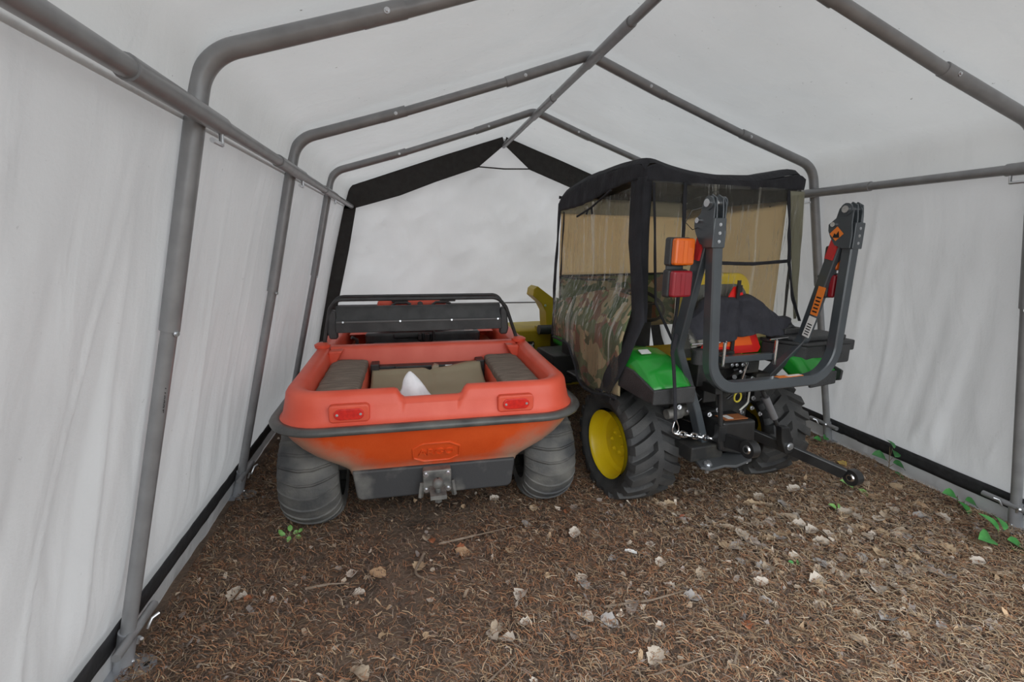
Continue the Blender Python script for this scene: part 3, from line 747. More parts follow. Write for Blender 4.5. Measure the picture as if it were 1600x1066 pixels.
# fenders
for s in (-1, 1):
    prof = [(.17, .70), (.14, .77), (.08, .815), (-.02, .850), (-.14, .868), (-.25, .850), (-.34, .800), (-.398, .740), (-.408, .70)]
    def fn(u_, v_, s=s):
        k = v_*(len(prof)-1); i = min(len(prof)-2, int(k)); f = k-i; v0 = lerp(prof[i][0], prof[i+1][0], f); z0 = lerp(prof[i][1], prof[i+1][1], f)
        # section across: outer lip down, crown, inner
        cs = [(-.605, -.12), (-.603, -.045), (-.588, -.012), (-.55, 0), (-.46, .004), (-.40, -.005), (-.365, -.03), (-.36, -.12)]
        kk = u_*(len(cs)-1); j = min(len(cs)-2, int(kk)); g = kk-j; xx = lerp(cs[j][0], cs[j+1][0], g); dz = lerp(cs[j][1], cs[j+1][1], g)
        e = abs(xx+.475)/.15; shrink = max(0, e)**3*.03
        cy, cz = -.05, .70
        vv = v0-(v0-cy)*shrink*1.5; 
        return (-s*-1*xx if s > 0 else xx, vv, max(.685, z0+dz)) if s < 0 else (-xx, vv, max(.685, z0+dz))
    b = MB(); b.grid(fn, 28, 40); fo = b.build('fender', 'green_paint', tr, ang=75, solid=.004)
    b = MB()
    b.prism([(.16, .72), (.14, .68), (-.38, .665), (-.422, .68), (-.425, .735), (-.39, .745), (-.25, .79), (.0, .80), (.14, .77)], 0, *sorted((s*.612, s*.598)))
    e_ = .612 if s < 0 else .56
    b.prism([(s*e_, .665), (s*e_, .738), (s*.375, .738), (s*.375, .655)], 1, -.427, -.410)
    fs_ = b.build('fender_skirt', 'toolbox_plastic', tr, bevel=.01)
b = MB(); b.box((-.53, -.22, .871), (.055, .035, .004), (R(20), 0, 0)); b.build('label_sticker', 'decal_white', tr)
# body: transmission, floor, hood, grille
b = MB(); b.box((0, -.02, .36), (.34, .42, .24)); b.box((0, .42, .36), (.26, .6, .18)); b.box((0, -.22, .44), (.26, .10, .18)); b.box((.02, -.18, .56), (.20, .18, .12)); b.build('transmission', 'black_dirty', tr, bevel=.02)
b = MB(); b.box((0, .50, .50), (.98, .46, .04)); b.build('floor_plate', 'black_paint', tr, bevel=.01)
b = MB(); b.prism([(.80, .48), (.80, .90), (1.0, .93), (1.45, .86), (1.62, .76), (1.66, .50)], 0, -.19, .19); b.build('hood', 'green_paint', tr, bevel=.04)
b = MB(); b.box((0, .79, .74), (.40, .10, .48)); b.tube([(0, .74, .90), (0, .62, .98)], .02, 10); b.build('dashboard', 'black_plastic', tr, bevel=.03)
b = MB(); b.tube([(0+.17*math.cos(a), .60+.15*math.sin(a)*.8, .985+.09*math.sin(a)) for a in [k*math.pi/12 for k in range(24)]], .012, 8, closed=True); b.bar((-.16, .60, .985), (.16, .60, .985), .02, .01); b.build('steering_wheel', 'black_plastic', tr)
# seat
def rbox(c, size, name, m_, parent, rot=None, bev=.03): 
    b = MB(); b.box(c, size, rot); return b.build(name, m_, parent, bevel=bev)
st = rbox((.05, .10, .72), (.46, .42, .10), 'seat', 'yellow_paint', tr)
b = MB()
def outline(w, h, z0, n=8, r=.10): 
    pts = [(-w, z0), (w, z0)]
    for k in range(n+1): t = R(90*k/n); pts.append((w-r+r*math.cos(t), z0+h-r+r*math.sin(t)))
    for k in range(n+1): t = R(90+90*k/n); pts.append((-w+r+r*math.cos(t), z0+h-r+r*math.sin(t)))
    return pts
b.prism([(x+.06, z) for x, z in outline(.235, .50, .74)], 1, -.04, .03); sb = b.build('seat_back', 'yellow_paint', tr, bevel=.015)
b = MB(); b.prism([(x+.06, z) for x, z in outline(.205, .42, .76)], 1, -.052, -.038); b.build('seat_shell', 'seat_grey', sb, bevel=.006)
# slow-vehicle triangle
sm = MB(); cxm = .085
sm.prism([(cxm-.20, .80), (cxm+.20, .80), (cxm+.215, .825), (cxm+.022, 1.175), (cxm-.022, 1.175), (cxm-.215, .825)], 1, -.150, -.144)
so = sm.build('warning_triangle', 'red_bright', tr, smooth=False)
sm = MB(); sm.prism([(cxm-.150, .845), (cxm+.150, .845), (cxm, 1.115)], 1, -.153, -.149); sm.build('triangle_face', 'orange_bright', so, smooth=False)
b = MB(); b.bar((cxm, -.16, .78), (cxm, -.16, 1.21), .022, .006, up=(0, 1, 0)); b.box((cxm, -.165, 1.165), (.03, .012, .04)); b.build('triangle_bracket', 'black_paint', so)
# roll frame: fixed posts
RW = .41
for s in (-1, 1):
    b = MB(); up_ = (0, .5, .5)
    path = fillet(([(-.21, -.33, .37), (-.29, -.335, .58)] if s < 0 else [(.20, -.10, .40), (.27, -.16, .58)]) + [ (s*(RW+.005), -.315, .90), (s*RW, -.455, 1.50)], [.05, .09], 6)
    b.tube(path, 0, sq=(.030, .019, .004), up=(0, 1, 0))
    po = b.build('roll_post', 'rops_paint', tr, ang=25)
    # red fade decal below the plate
    b = MB(); b.bar((s*RW-.0, -.4435, 1.45), (s*RW, -.4155, 1.33), .0395, .062, up=(1, 0, 0)); b.build('red_decal', mat('decal_red', (.50, .03, .03), .4), po)
    # pivot plates
    for q in (-1, 1):
        b = MB(); x = s*RW+q*.030
        b.prism([(-.412, 1.44), (-.440, 1.40), (-.480, 1.385), (-.518, 1.385), (-.520, 1.45), (-.512, 1.505), (-.512, 1.56), (-.495, 1.595), (-.465, 1.60), (-.44, 1.575), (-.43, 1.53), (-.395, 1.50), (-.398, 1.47)], 0, x-.004, x+.004)
        pp = b.build('pivot_plate', 'rops_paint', po, bevel=.002)
    b = MB(); b.tube([(s*RW-.048, -.478, 1.570), (s*RW+.048, -.478, 1.570)], .017, 16); b.build('pivot_pin', 'chrome', po)
    b = MB(); b.tube([(s*RW-.046, -.425, 1.50), (s*RW+.046, -.425, 1.50)], .012, 12); b.build('lock_pin', 'chrome', po)
    b = MB(); b.tube([(s*RW-.040, -.478, 1.570), (s*RW-.034, -.478, 1.570)], .029, 20); b.build('pivot_washer', 'rops_paint', po)
    b = MB(); b.tube([(s*RW+.034, -.478, 1.570), (s*RW+.040, -.478, 1.570)], .029, 20); b.build('pivot_washer', 'rops_paint', po)
# folded hoop
hp = [(-RW, -.483, 1.55), (-RW+.045, -.483, .735), (RW-.045+.02, -.483, .735), (RW, -.483, 1.55)]
hp = fillet([(-RW, -.485, 1.50), (-RW+.055, -.49, .742), (RW+.005, -.49, .732), (RW+.02, -.485, 1.50)], [.15, .17], 14)
b = MB(); b.tube(hp, 0, sq=(.0265, .0265, .006), up=(0, 1, 0)); ho = b.build('roll_hoop', 'rops_paint', tr, ang=25)
for s, x in ((-1, -RW), (1, RW+.02)):
    b = MB(); b.box((x, -.487, 1.445), (.066, .064, .125)); so_ = b.build('hoop_socket', 'rops_paint', ho, bevel=.005)
    for zz in (1.41, 1.445, 1.48): bolt('bolt', (x, -.519, zz), (0, -1, 0), .005, .004, so_)
    b = MB(); b.prism([(-.515, 1.50), (-.452, 1.50), (-.455, 1.535), (-.45, 1.58), (-.475, 1.607), (-.505, 1.59), (-.512, 1.54)], 0, x-.021, x-.013); b.prism([(-.515, 1.50), (-.452, 1.50), (-.455, 1.535), (-.45, 1.58), (-.475, 1.607), (-.505, 1.59), (-.512, 1.54)], 0, x+.013, x+.021)
    b.build('hoop_ear', 'rops_paint', ho, bevel=.003)
b = MB(); b.box((.13, -.492, .7635), (.16, .030, .002)); w_ = b.build('warning_label', 'decal_orange', ho); b = MB(); b.box((.16, -.492, .765), (.09, .02, .001)); b.build('label_text_block', 'decal_white', w_)
b = MB(); b.tube([(-RW-.02, -.46, 1.56), (-RW-.08, -.43, 1.54), (-RW-.10, -.42, 1.49), (-RW-.06, -.42, 1.46), (-RW-.03, -.42, 1.47)], .002, 5); b.build('pin_lanyard', 'black_paint', ho)
# diamond warning decal on the right plate, labels on the right post
b = MB(); b.box((RW-.0355, -.445, 1.455), (.001, .050, .050), (R(45), 0, 0)); dd = b.build('diamond_label', 'decal_orange', tr)
b = MB(); b.prism([(-.462, 1.436), (-.428, 1.436), (-.435, 1.458), (-.444, 1.450), (-.455, 1.468)], 0, RW-.0375, RW-.0362); b.build('diamond_symbol', 'ink', dd)
for p0, p1, m_ in (((RW-.021, -.402, 1.19), (RW-.021, -.375, 1.04), 'decal_orange'), ((RW-.021, -.373, 1.03), (RW-.021, -.345, .92), 'decal_white')):
    b = MB(); b.bar(p0, p1, .003, .040, up=(0, 1, .2)); lo = b.build('post_label', m_, tr)
    b = MB()
    for k in range(5):
        q = lerp(.35, .85, k/4); p = Vector(p0).lerp(Vector(p1), q); p.x -= .0018; b.bar(p, p+(Vector(p1)-Vector(p0))*.05, .001, .026, up=(0, 1, .2))
    b.build('label_print', 'ink', lo)
# lamps on the posts: amber over red
for s in (-1, 1):
    cxl = -.518 if s < 0 else .462
    dzl = 0 if s < 0 else -.03
    b = MB(); b.bar((s*(RW-.0), -.375, 1.27+dzl), (cxl, -.375, 1.27+dzl), .05, .012); b.box((cxl, -.375, 1.295+dzl), (.08, .012, .09)); lb_ = b.build('lamp_bracket', 'rops_paint', tr)
    for zc, ml_, nm in ((1.365, 'amber_lens', 'amber_lamp'), (1.225, 'dark_red_lens', 'red_lamp')):
        zc += dzl
        b = MB(); b.box((cxl, -.392, zc), (.112, .045, .125)); lo = b.build(nm, 'black_plastic', tr, bevel=.012)
        b = MB(); b.box((cxl+.002, -.428, zc), (.104, .035, .117)); le = b.build('lens', ml_, lo, bevel=.012)
        b = MB()
        for k in range(15):
            zz = zc-.046+k*.0066
            b.box((cxl-.024, -.446, zz), (.030, .004, .0034)); b.box((cxl+.026, -.446, zz), (.030, .004, .0034))
        tag(b.build('lens_ribs', ml_, le, smooth=False), kind='stuff')
        b = MB(); b.box((cxl-.006, -.4465, zc), (.010, .003, .095)); b.build('lens_spine', ml_, le)
# black plastic toolbox on the right fender bracket
TBO = (TC[0]-.05*math.cos(PS), TC[1]-.05*math.sin(PS), 0)
tb = empty('toolbox', 'black plastic toolbox bolted beside the right fender behind the roll hoop', 'toolbox', TBO, PS)
b = MB()
b.prism([(.36, -.20), (.46, -.35), (.80, -.35), (.80, -.14), (.36, -.14)], 2, .752, .865); b.build('box_body', 'toolbox_plastic', tb, bevel=.012)
b = MB(); b.prism([(.352, -.197), (.455, -.358), (.808, -.358), (.808, -.132), (.352, -.132)], 2, .862, .882)
b.prism([(.375, -.19), (.468, -.325), (.785, -.325), (.785, -.15), (.375, -.15)], 2, .882, .908); b.build('box_lid', 'toolbox_plastic', tb, bevel=.008)
b = MB(); b.box((.63, -.364, .852), (.07, .016, .055)); b.box((.70, -.362, .80), (.03, .012, .03)); b.box((.66, -.362, .79), (.02, .01, .02)); b.build('box_latch', 'toolbox_plastic', tb, bevel=.004)
b = MB(); b.box((.83, -.25, .845), (.05, .16, .06)); b.box((.815, -.25, .80), (.03, .12, .08)); b.build('box_end', 'toolbox_plastic', tb, bevel=.008)
b = MB(); b.tube([(.44, -.20, .915), (.50, -.20, .955), (.56, -.2, .915)], .012, 8); b.box((.50, -.2, .925), (.14, .06, .03)); b.build('box_handle', 'black_plastic', tb, bevel=.004)
# rear crossbar and top link
b = MB(); b.bar((-.13, -.30, .820), (.22, -.30, .815), .03, .035); cb = b.build('cross_bar', 'rops_paint', tr, bevel=.003)
for x, z0, z1 in ((-.13, .79, .915), (.215, .775, .905)):
    b = MB(); b.tube([(x, -.325, z0), (x, -.325, z1)], .0085, 10); b.tube([(x, -.325, z1-.02), (x+(.03 if x < 0 else .025), -.30, z1-.005)], .007, 8); b.build('pull_pin', 'chrome', cb)
b = MB(); b.tube([(-.30, -.28, .905), (-.12, -.28, .905)], .006, 8); b.build('cable_rod', 'chrome', cb)
b = MB(); b.tube([(.22, -.28, .90), (.36, -.27, .90)], .004, 8); b.build('cable_rod', 'chrome', cb)
b = MB(); b.tube([(.035, -.32, .80), (.022, -.30, .665)], .0065, 8); b.build('link_rod', 'chrome', cb)
for k, (x, z) in enumerate(((-.03, .788), (.01, .786), (-.06, .79), (.0, .75))): bolt('bolt', (x, -.315, z), (0, -1, 0), .006, .010, cb)
# hitch frame box, lift arms, links
b = MB(); b.prism([(-.185, .375), (-.175, .525), (.035, .515), (.045, .345), (-.02, .33)], 1, -.42, -.24); dbx = b.build('hitch_box', 'black_paint', tr, bevel=.012)
b = MB(); b.box((-.07, -.36, .5235), (.15, .07, .003), (0, R(2.5), 0)); o = b.build('warning_label', mat('decal_rust', (.35, .12, .04), .5), dbx); b = MB(); b.box((-.105, -.36, .526), (.05, .05, .002)); b.build('label_print', 'decal_white', o)
b = MB(); b.prism([(-.33, -.46), (-.30, -.49), (-.20, -.48), (-.15, -.50), (-.02, -.47), (.02, -.42), (-.02, -.36), (-.30, -.38)], 2, .318, .332); dbr = b.build('drawbar_plate', mat('plate_grey', (.10, .105, .11), .4, .3), tr, bevel=.003)
bolt('bolt', (-.28, -.45, .332), (0, -.3, 1), .014, .02, dbr); bolt('bolt', (-.03, -.44, .318), (0, -.4, -1), .012, .02, dbr); bolt('bolt', (-.28, -.45, .318), (0, 0, -1), .01, .03, dbr)
b = MB(); b.box((-.24, -.33, .365), (.20, .14, .08)); b.box((-.05, -.33, .30), (.16, .12, .05)); b.build('hitch_bracket', 'black_dirty', tr, bevel=.01)
def link(path, w, h, end, name='lower_link'):
    b = MB(); b.tube(path, 0, sq=(w, h, .004), up=(1, 0, 0))
    e = Vector(end); b.tube([e+Vector((-.022, 0, 0)), e+Vector((.022, 0, 0))], .042, 20)
    lo = b.build(name, 'black_paint', tr, ang=30)
    b = MB()
    b.lathe([(-.028, .012), (-.028, .018), (-.018, .026), (.018, .026), (.028, .018), (.028, .012)], 0, 18, tuple(e)); b.build('ball_joint', 'chrome', lo)
    return lo
link([(-.185, -.02, .40), (-.175, -.22, .42), (-.150, -.40, .43), (-.135, -.53, .44)], .014, .034, (-.145, -.565, .445))
rl = link([(.12, -.06, .42), (.16, -.25, .372), (.30, -.40, .315), (.50, -.585, .225)], .014, .030, (.530, -.615, .212))
# lift rods
b = MB(); b.tube([(-.205, -.40, .70), (-.185, -.41, .50)], .012, 12); b.box((-.185, -.41, .47), (.045, .035, .085)); lr = b.build('lift_rod', 'black_paint', tr, bevel=.003)
b = MB(); b.tube([(-.185, -.41, .46), (-.17, -.41, .39)], .018, 12); b.build('rod_clevis', 'black_paint', lr)
b = MB(); b.tube([(.085, -.38, .67), (.22, -.40, .44)], .011, 12); lr = b.build('lift_rod', 'black_paint', tr)
b = MB(); b.tube([(.115, -.385, .62), (.185, -.395, .50)], .019, 14); b.build('rod_sleeve', mat('rod_grey', (.22, .22, .23), .35, .5), lr)
b = MB(); b.prism([(.20, .46), (.255, .455), (.315, .335), (.30, .305), (.255, .30), (.215, .38)], 1, -.435, -.395); pb = b.build('link_plate', 'black_paint', lr, bevel=.005)
bolt('bolt', (.272, -.437, .345), (0, -1, 0), .015, .014, pb)
# lift arms and remote hoses
b = MB()
b.bar((-.16, -.12, .66), (-.22, -.41, .70), .035, .05); b.bar((.14, -.12, .66), (.10, -.40, .68), .035, .05); b.box((0, -.10, .66), (.34, .12, .12)); b.build('lift_arm', 'black_dirty', tr, bevel=.006)
b = MB(); b.tube([(-.08, -.36, .74), (-.04, -.28, .70), (.10, -.22, .72)], .012, 8); b.tube([(-.05, -.30, .60), (.0, -.33, .66), (.05, -.30, .72)], .009, 8); b.build('hydraulic_hose', 'black_paint', tr)
b = MB(); b.tube(fillet([(-.06, -.33, .65), (-.03, -.36, .68), (.03, -.36, .66), (.05, -.34, .58), (.0, -.34, .545)], .02, 4), .005, 8); b.build('white_wire', 'wire_white', tr)
b = MB(); b.tube([(-.05+.022*math.cos(a), -.365, .632+.026*math.sin(a)) for a in [k*math.pi/8 for k in range(16)]], .0045, 8, closed=True); b.build('yellow_wire_loop', 'wire_yellow', tr)
random.seed(5)
for k in range(16):
    x = random.uniform(-.22, .20); z = random.uniform(.56, .80)
    b = MB(); p = Vector((x, -.20, z)); pts = [p]
    for q in range(4): pts.append(pts[-1]+Vector((random.uniform(-.06, .06), random.uniform(-.04, .02), random.uniform(-.05, .04))))
    b.tube(fillet(pts, .02, 3), random.choice([.004, .006, .009]), 7); b.build('hose', 'black_paint', tr)
for k, (x, y, z, a, c_) in enumerate([(-.20, -.24, .74, .10, .12), (-.10, -.20, .62, .12, .10), (.06, -.22, .60, .09, .09), (.15, -.20, .75, .10, .08), (-.26, -.18, .66, .08, .10), (.0, -.15, .78, .14, .10), (.24, -.20, .62, .10, .16)]):
    b = MB(); b.box((x, y, z), (a, .10, c_)); b.build('hydraulic_block', 'black_dirty', tr, bevel=.008)
b = MB(); b.tube([(-.245, -.27, .80), (-.245, -.27, .86)], .03, 14); b.tube([(-.245, -.27, .86), (-.245, -.27, .875)], .036, 14); b.build('filler_cap', 'black_plastic', tr)
for x, y, z in [(-.30, -.30, .56), (-.26, -.31, .545), (-.34, -.28, .58), (.09, -.33, .545), (.09, -.33, .60), (.02, -.33, .53), (.16, -.32, .50), (-.14, -.33, .56), (-.19, -.33, .54), (.10, -.30, .70)]:
    bolt('bolt', (x, y, z), (random.uniform(-.3, .3), -1, .2), .008, .014, tr)
b = MB(); b.tube([(-.40, -.26, .54), (-.24, -.26, .55)], .026, 14); b.tube([(-.36, -.26, .54), (-.32, -.26, .545)], .034, 14); b.build('stabiliser_tube', 'hitch_grey', tr)
# chain
b = MB()
for k in range(7):
    c = Vector((-.37, -.32, .455)).lerp(Vector((-.19, -.37, .425)), k/6); fl = k % 2
    pts = []
    for a in [q*math.pi/7 for q in range(14)]:
        dx = .025*math.cos(a); dd_ = .014*math.sin(a); pts.append(c+Vector((dx, dd_*(1-fl)+.0, dd_*fl-.006*dx/.02)))
    b.tube(pts, .0065, 7, closed=True)
b.build('stabiliser_chain', 'chrome', tr)

# black strap with hooks over the fender
sp_ = MB(); sp_.tube([(-.46, -.36, .98), (-.515, -.41, .905), (-.53, -.445, .86), (-.51, -.45, .70), (-.505, -.46, .59)], 0, sq=(.003, .011, .001), up=(0, 1, 0))
so = sp_.build('tie_strap', 'black_cloth', None); so.location = TC; so.rotation_euler = (0, 0, PS)
tag(so, 'thin black tie strap hanging over the left green fender with two steel hooks', 'strap')
h_ = MB()
for q in (-1, 1): h_.tube([(-.505+q*.004, -.46, .595), (-.505+q*.016, -.465, .565), (-.505+q*.018, -.465, .545), (-.505+q*.008, -.465, .535)], .0025, 6)
h_.build('hook', 'chrome', so)

# ================================================================== CAB COVER
cc = empty('cab_enclosure', 'black fabric and clear vinyl weather enclosure over the tractor seat', 'cover', TC, PS)
VR, VF = -.10, .88
def topz(u_, v_):      # roof height on local u (-1..1), v 0 rear..1 front
    z = 1.828 - .095*v_**3
    sag = .075*(1-abs(u_)**2.2)*(1-.5*v_)
    arch = 0
    return z - sag*(1 if v_ < .5 else .6) + arch
def roofcap():
    b = MB(); n = 24
    # crown
    def fn(u_, v_):
        uu = u_*2-1; x = .515*uu*(1.0); v0 = lerp(VR, VF, v_)
        cr = min(1, (1-abs(uu))/.16); er = min(1, min(v_, 1-v_)/.09)
        z = topz(uu, v_)+.008 - .050*(1-math.sqrt(max(0, 1-(1-cr)**2))) - .035*(1-math.sqrt(max(0, 1-(1-er)**2)))
        return (x, v0, z+.004*nz(x*7, v0*7, 3))
    b.grid(fn, 40, 30)
    return b
b = roofcap(); rc = b.build('roof_cap', 'black_cloth', cc, ang=80)
def valance(name, A, B, zt, zb, n=40):
    """A,B: (u,v) ends; zt, zb: functions of s"""
    b = MB()
    def fn(s_, t):
        x = lerp(A[0], B[0], s_); y = lerp(A[1], B[1], s_); z = lerp(zt(s_), zb(s_), t)
        d = Vector((B[1]-A[1], -(B[0]-A[0]), 0)).normalized()
        w = .007*nz(s_*16, t*1.2, 5+A[0])+.004*math.sin(s_*60)*t
        return (x+d.x*w, y+d.y*w, z)
    b.grid(fn, n, 6); o = b.build(name, 'black_cloth', cc, solid=.004); return o
zl = lambda s_: topz(-1, s_)-.042-.03*max(0, 1-min(s_, 1-s_)/.09)**2
valance('valance', (-.515, VR), (-.515, VF), zl, lambda s_: lerp(1.71, 1.60, s_)+.012*math.sin(s_*7))
valance('valance', (.515, VR), (.515, VF), zl, lambda s_: lerp(1.63, 1.57, s_))
valance('valance', (-.515, VR), (.535, VR), lambda s_: topz(s_*2-1, 0)-.027-.045*max(0, 1-min(s_, 1-s_)/.08)**2, lambda s_: 1.70-.016*math.sin(s_*math.pi)+.0*s_)
valance('valance', (-.515, VF), (.515, VF), lambda s_: topz(s_*2-1, 1)-.025, lambda s_: 1.69)
canvas_top = True
def strip(name, pts, w, m_='black_cloth', n=30, axis='v', th=.005, wob=.006):
    """flat strip following pts; width along given direction"""
    P = [Vector(p) for p in pts]; b = MB(); N_ = len(P)-1
    def fn(s_, t):
        k = s_*N_; i = min(N_-1, int(k)); f = k-i; c = P[i].lerp(P[i+1], f)
        d = Vector((0, 1, 0)) if axis == 'v' else Vector((1, 0, 0)) if axis == 'u' else Vector((0, 0, 1))
        ww = w if not isinstance(w, (list, tuple)) else lerp(w[i], w[i+1], f)
        nrm = Vector((1, 0, 0)) if axis == 'v' else Vector((0, 1, 0))
        return c + d*ww*(t-.5) + nrm*wob*nz(s_*7, t*2, w if not isinstance(w, (list, tuple)) else w[0])
    b.grid(fn, n, 3); return b.build(name, m_, cc, solid=th)
# rear-left corner strip, running down then forward around the fender
strip('corner_strip', [(-.515, -.045, 1.72), (-.52, -.06, 1.40), (-.54, -.145, 1.14), (-.56, -.19, 1.02), (-.61, -.16, .86), (-.628, -.08, .71), (-.62, -.01, .61)], [.11, .11, .10, .10, .12, .13, .10])
strip('corner_strip', [(-.495, -.102, 1.72), (-.495, -.104, 1.40), (-.48, -.11, 1.12), (-.475, -.13, 1.00)], [.05, .05, .05, .02], axis='u')
strip('corner_strip', [(-.515, .865, 1.66), (-.52, .87, 1.40), (-.54, .86, 1.1), (-.57, .78, .85), (-.575, .76, .77)], [.035, .03, .035, .05, .10])
strip('zip_strip', [(-.512, .80, 1.60), (-.525, .79, 1.2), (-.56, .72, .92), (-.58, .66, .78)], .012)
strip('corner_strip', [(.525, -.06, 1.72), (.54, -.06, 1.4), (.56, -.06, .95)], [.015, .015, .012])
# vinyl side pane
def poly_pane(name, outline_v, n1, n2, fn3, mname, parent, solid=0):
    b = MB(); b.grid(fn3, n1, n2); return b.build(name, mname, parent, ang=60, solid=solid)
def leftpane(inset, zt0=1.68, zt1=1.60, low=True, zlo=None):
    def fn(s_, t):
        v0 = lerp(-.02, .80, s_)
        zb = lerp(.61, .57, sstep(0, .35, s_)) if s_ < .42 else lerp(.57, .78, sstep(.42, .74, s_))
        # rear boundary shifts forward low down
        z = lerp(lerp(zt0, zt1, s_), zb, t)
        sh = sstep(1.35, .95, z)*(-.12)*(1-s_)-sstep(1.2, .8, z)*.12*s_
        v0 += sh*1.0
        bul = .125*sstep(1.25, .88, z)
        w = .012*nz(v0*8, z*1.0, 7)+.006*nz(v0*20, z*2, 2)+.02*nz(v0*2, z*2, 1)*sstep(1.3, .9, z)
        return (-.505-bul+w+inset, v0, z)
    return fn
b = MB(); b.grid(leftpane(0), 50, 60); o = b.build('side_window', 'vinyl', cc, ang=60); o['label'] = 'creased clear vinyl side window'
def camofn(s_, t):
    f = leftpane(.016)
    zt = lerp(1.13, 1.06, s_) - .0
    x, v0, z = f(s_, t)
    zb = f(s_, 1.0)[2]; tt = lerp(zt+.03*math.sin(s_*5), zb+.01, t)
    k = (lerp(1.68, 1.60, s_)-tt)/(lerp(1.68, 1.60, s_)-zb)
    return f(s_, k)
b = MB(); b.grid(camofn, 40, 30); o = b.build('camouflage_panel', 'camo', cc, solid=.003); o['label'] = 'camouflage cloth lower side panel'
strip('binding', [(-.50, .80, 1.165), (-.49, .45, 1.175), (-.49, .15, 1.20)], .012, axis='z', wob=.002)
b = MB(); b.tube([(-.515, .60, 1.56), (-.53, .40, 1.60), (-.53, .18, 1.68)], .006, 6); b.tube([(-.525, .40, 1.60), (-.53, .38, 1.565)], .006, 6); b.tube([(-.525, .44, 1.595), (-.53, .45, 1.565)], .005, 6); b.build('tie_cord', 'black_cloth', cc)
b = MB(); b.tube([leftpane(-.006)(s_/30, 1.0) for s_ in range(31)], .007, 8); b.tube([(-.63, .0, .61), (-.63, .06, .60)], .008, 8); b.build('hem_piping', 'black_cloth', cc)
# far side and front canvas (tan above, camouflage below)
def canvas(A, B, z0, z1, name, m_, parent=cc, bow=0):
    b = MB()
    def fn(s_, t):
        x = lerp(A[0], B[0], s_); y = lerp(A[1], B[1], s_)
        w = .01*nz(s_*6, t*3, z0)
        return (x+w, y+w, lerp(z0, z1, t))
    b.grid(fn, 24, 16); return b.build(name, m_, parent, solid=.003)
canvas((-.50, VF-.01), (.50, VF-.01), 1.17, 1.592, 'front_canvas', 'tan_canvas')
canvas((-.50, VF-.008), (.50, VF-.008), 1.592, 1.70, 'front_canvas', 'olive_thin')
canvas((-.50, VF-.01), (.50, VF-.01), .78, 1.17, 'front_canvas', 'camo')
canvas((.505, VF-.01), (.51, -.02), .80, 1.645, 'side_canvas', 'tan_canvas')
strip('binding', [(-.5, VF-.025, 1.17), (.5, VF-.025, 1.18)], .014, axis='z', wob=.002)
# rear vinyl
def rearpane(off=0):
    def fn(s_, t):
        xt = lerp(-.475, .53, s_); xb = lerp(-.37, .60, s_); x = lerp(xt, xb, t)
        zb = lerp(.87, .95, s_); z = lerp(1.70, zb, t)
        y = VR-.01 + .016*nz(x*5+z*3, z*2.5-x*3, 4)+.008*nz(x*14, z*5, 6) - .14*sstep(1.12, .85, z)*(1-sstep(.1, .5, s_))
        return (x, y+off, z)
    return fn
b = MB(); b.grid(rearpane(), 60, 50); o = b.build('rear_window', 'vinyl', cc, ang=60); o['label'] = 'creased clear vinyl rear window'
strip('window_strap', [(-.285, -.118, 1.70), (-.275, -.12, 1.45), (-.28, -.13, 1.20), (-.30, -.15, 1.06), (-.35, -.20, .95), (-.385, -.26, .87)], [.020, .020, .02, .02, .02, .02], axis='u')
strip('window_strap', [(.405, -.118, 1.69), (.435, -.12, 1.50), (.47, -.12, 1.30), (.52, -.13, 1.10), (.60, -.13, .96)], .018, axis='u', wob=.01)
strip('window_strap', [(-.20, -.122, 1.315), (.0, -.124, 1.30), (.20, -.124, 1.295), (.46, -.122, 1.31)], .018, axis='z')
b = MB(); b.grid(lambda s_, t: (lerp(lerp(.42, .58, t), lerp(.535, .60, t), s_), -.105+.006*nz(s_*3, t*5, 2), lerp(1.69, .97, t)), 6, 30); b.build('window_edge', 'olive_canvas', cc, solid=.003)
strip('binding', [(-.475, -.125, 1.69), (-.42, -.13, 1.10), (-.37, -.24, .90)], .012, axis='u')
# black cloth over the seat
cl = MB()
def drape(s_, t):
    x = lerp(-.26, .47, s_)
    top = lerp(1.02, 1.125, sstep(0, .22, s_)) if s_ < .55 else lerp(1.125, .995, sstep(.60, .97, s_))
    top += .010*nz(s_*6, 1, 1)
    bot = .905+.014*math.sin(s_*11+1) + .012*nz(s_*9, 3, 3)
    z = lerp(top, bot, t)
    y = -.175 - .045*t + .030*nz(x*6, z*5, 4) + .020*nz(x*13+z*6, z*9, 9) + .008*nz(x*30, z*18, 5)
    y += .014*math.exp(-((x-.085)/.008)**2)
    if t < .12: y += .05*(1-t/.12)**2
    return (x+.012*nz(t*4, x*3, 2), y, z)
cl.grid(drape, 90, 36); co = cl.build('draped_cloth', 'cloth_navy', None, solid=.006); co.location = TC; co.rotation_euler = (0, 0, PS)
tag(co, 'dark navy-black cloth draped over the tractor seat back', 'cloth')

# ================================================================== SNOW BLOWER (front implement)
sn = empty('snow_blower', 'yellow snow blower with tall bent discharge chute in front of the tractor', 'snow blower', TC, PS)
b = MB(); b.prism([(1.80, .60), (1.84, .62), (2.30, .60), (2.36, .50), (2.36, .44), (1.88, .44), (1.86, .04), (1.80, .04)], 0, -.52, .52); hs = b.build('housing', 'yellow_dirty', sn, bevel=.01)
for s in (-1, 1):
    b = MB(); b.prism([(1.80, .03), (1.80, .60), (2.28, .60), (2.36, .50), (2.40, .03)], 0, s*.525-.008, s*.525+.008); b.build('side_plate', 'yellow_dirty', sn, bevel=.004)
b = MB(); b.tube([(-.48, 2.10, .26), (.48, 2.10, .26)], .03, 12)
def helix(s):
    pts = [];
    for k in range(80):
        a = k/80*6*math.pi; x = s*lerp(.46, .08, k/80); pts.append((x, 2.10+.17*math.cos(a), .26+.17*math.sin(a)))
    return pts
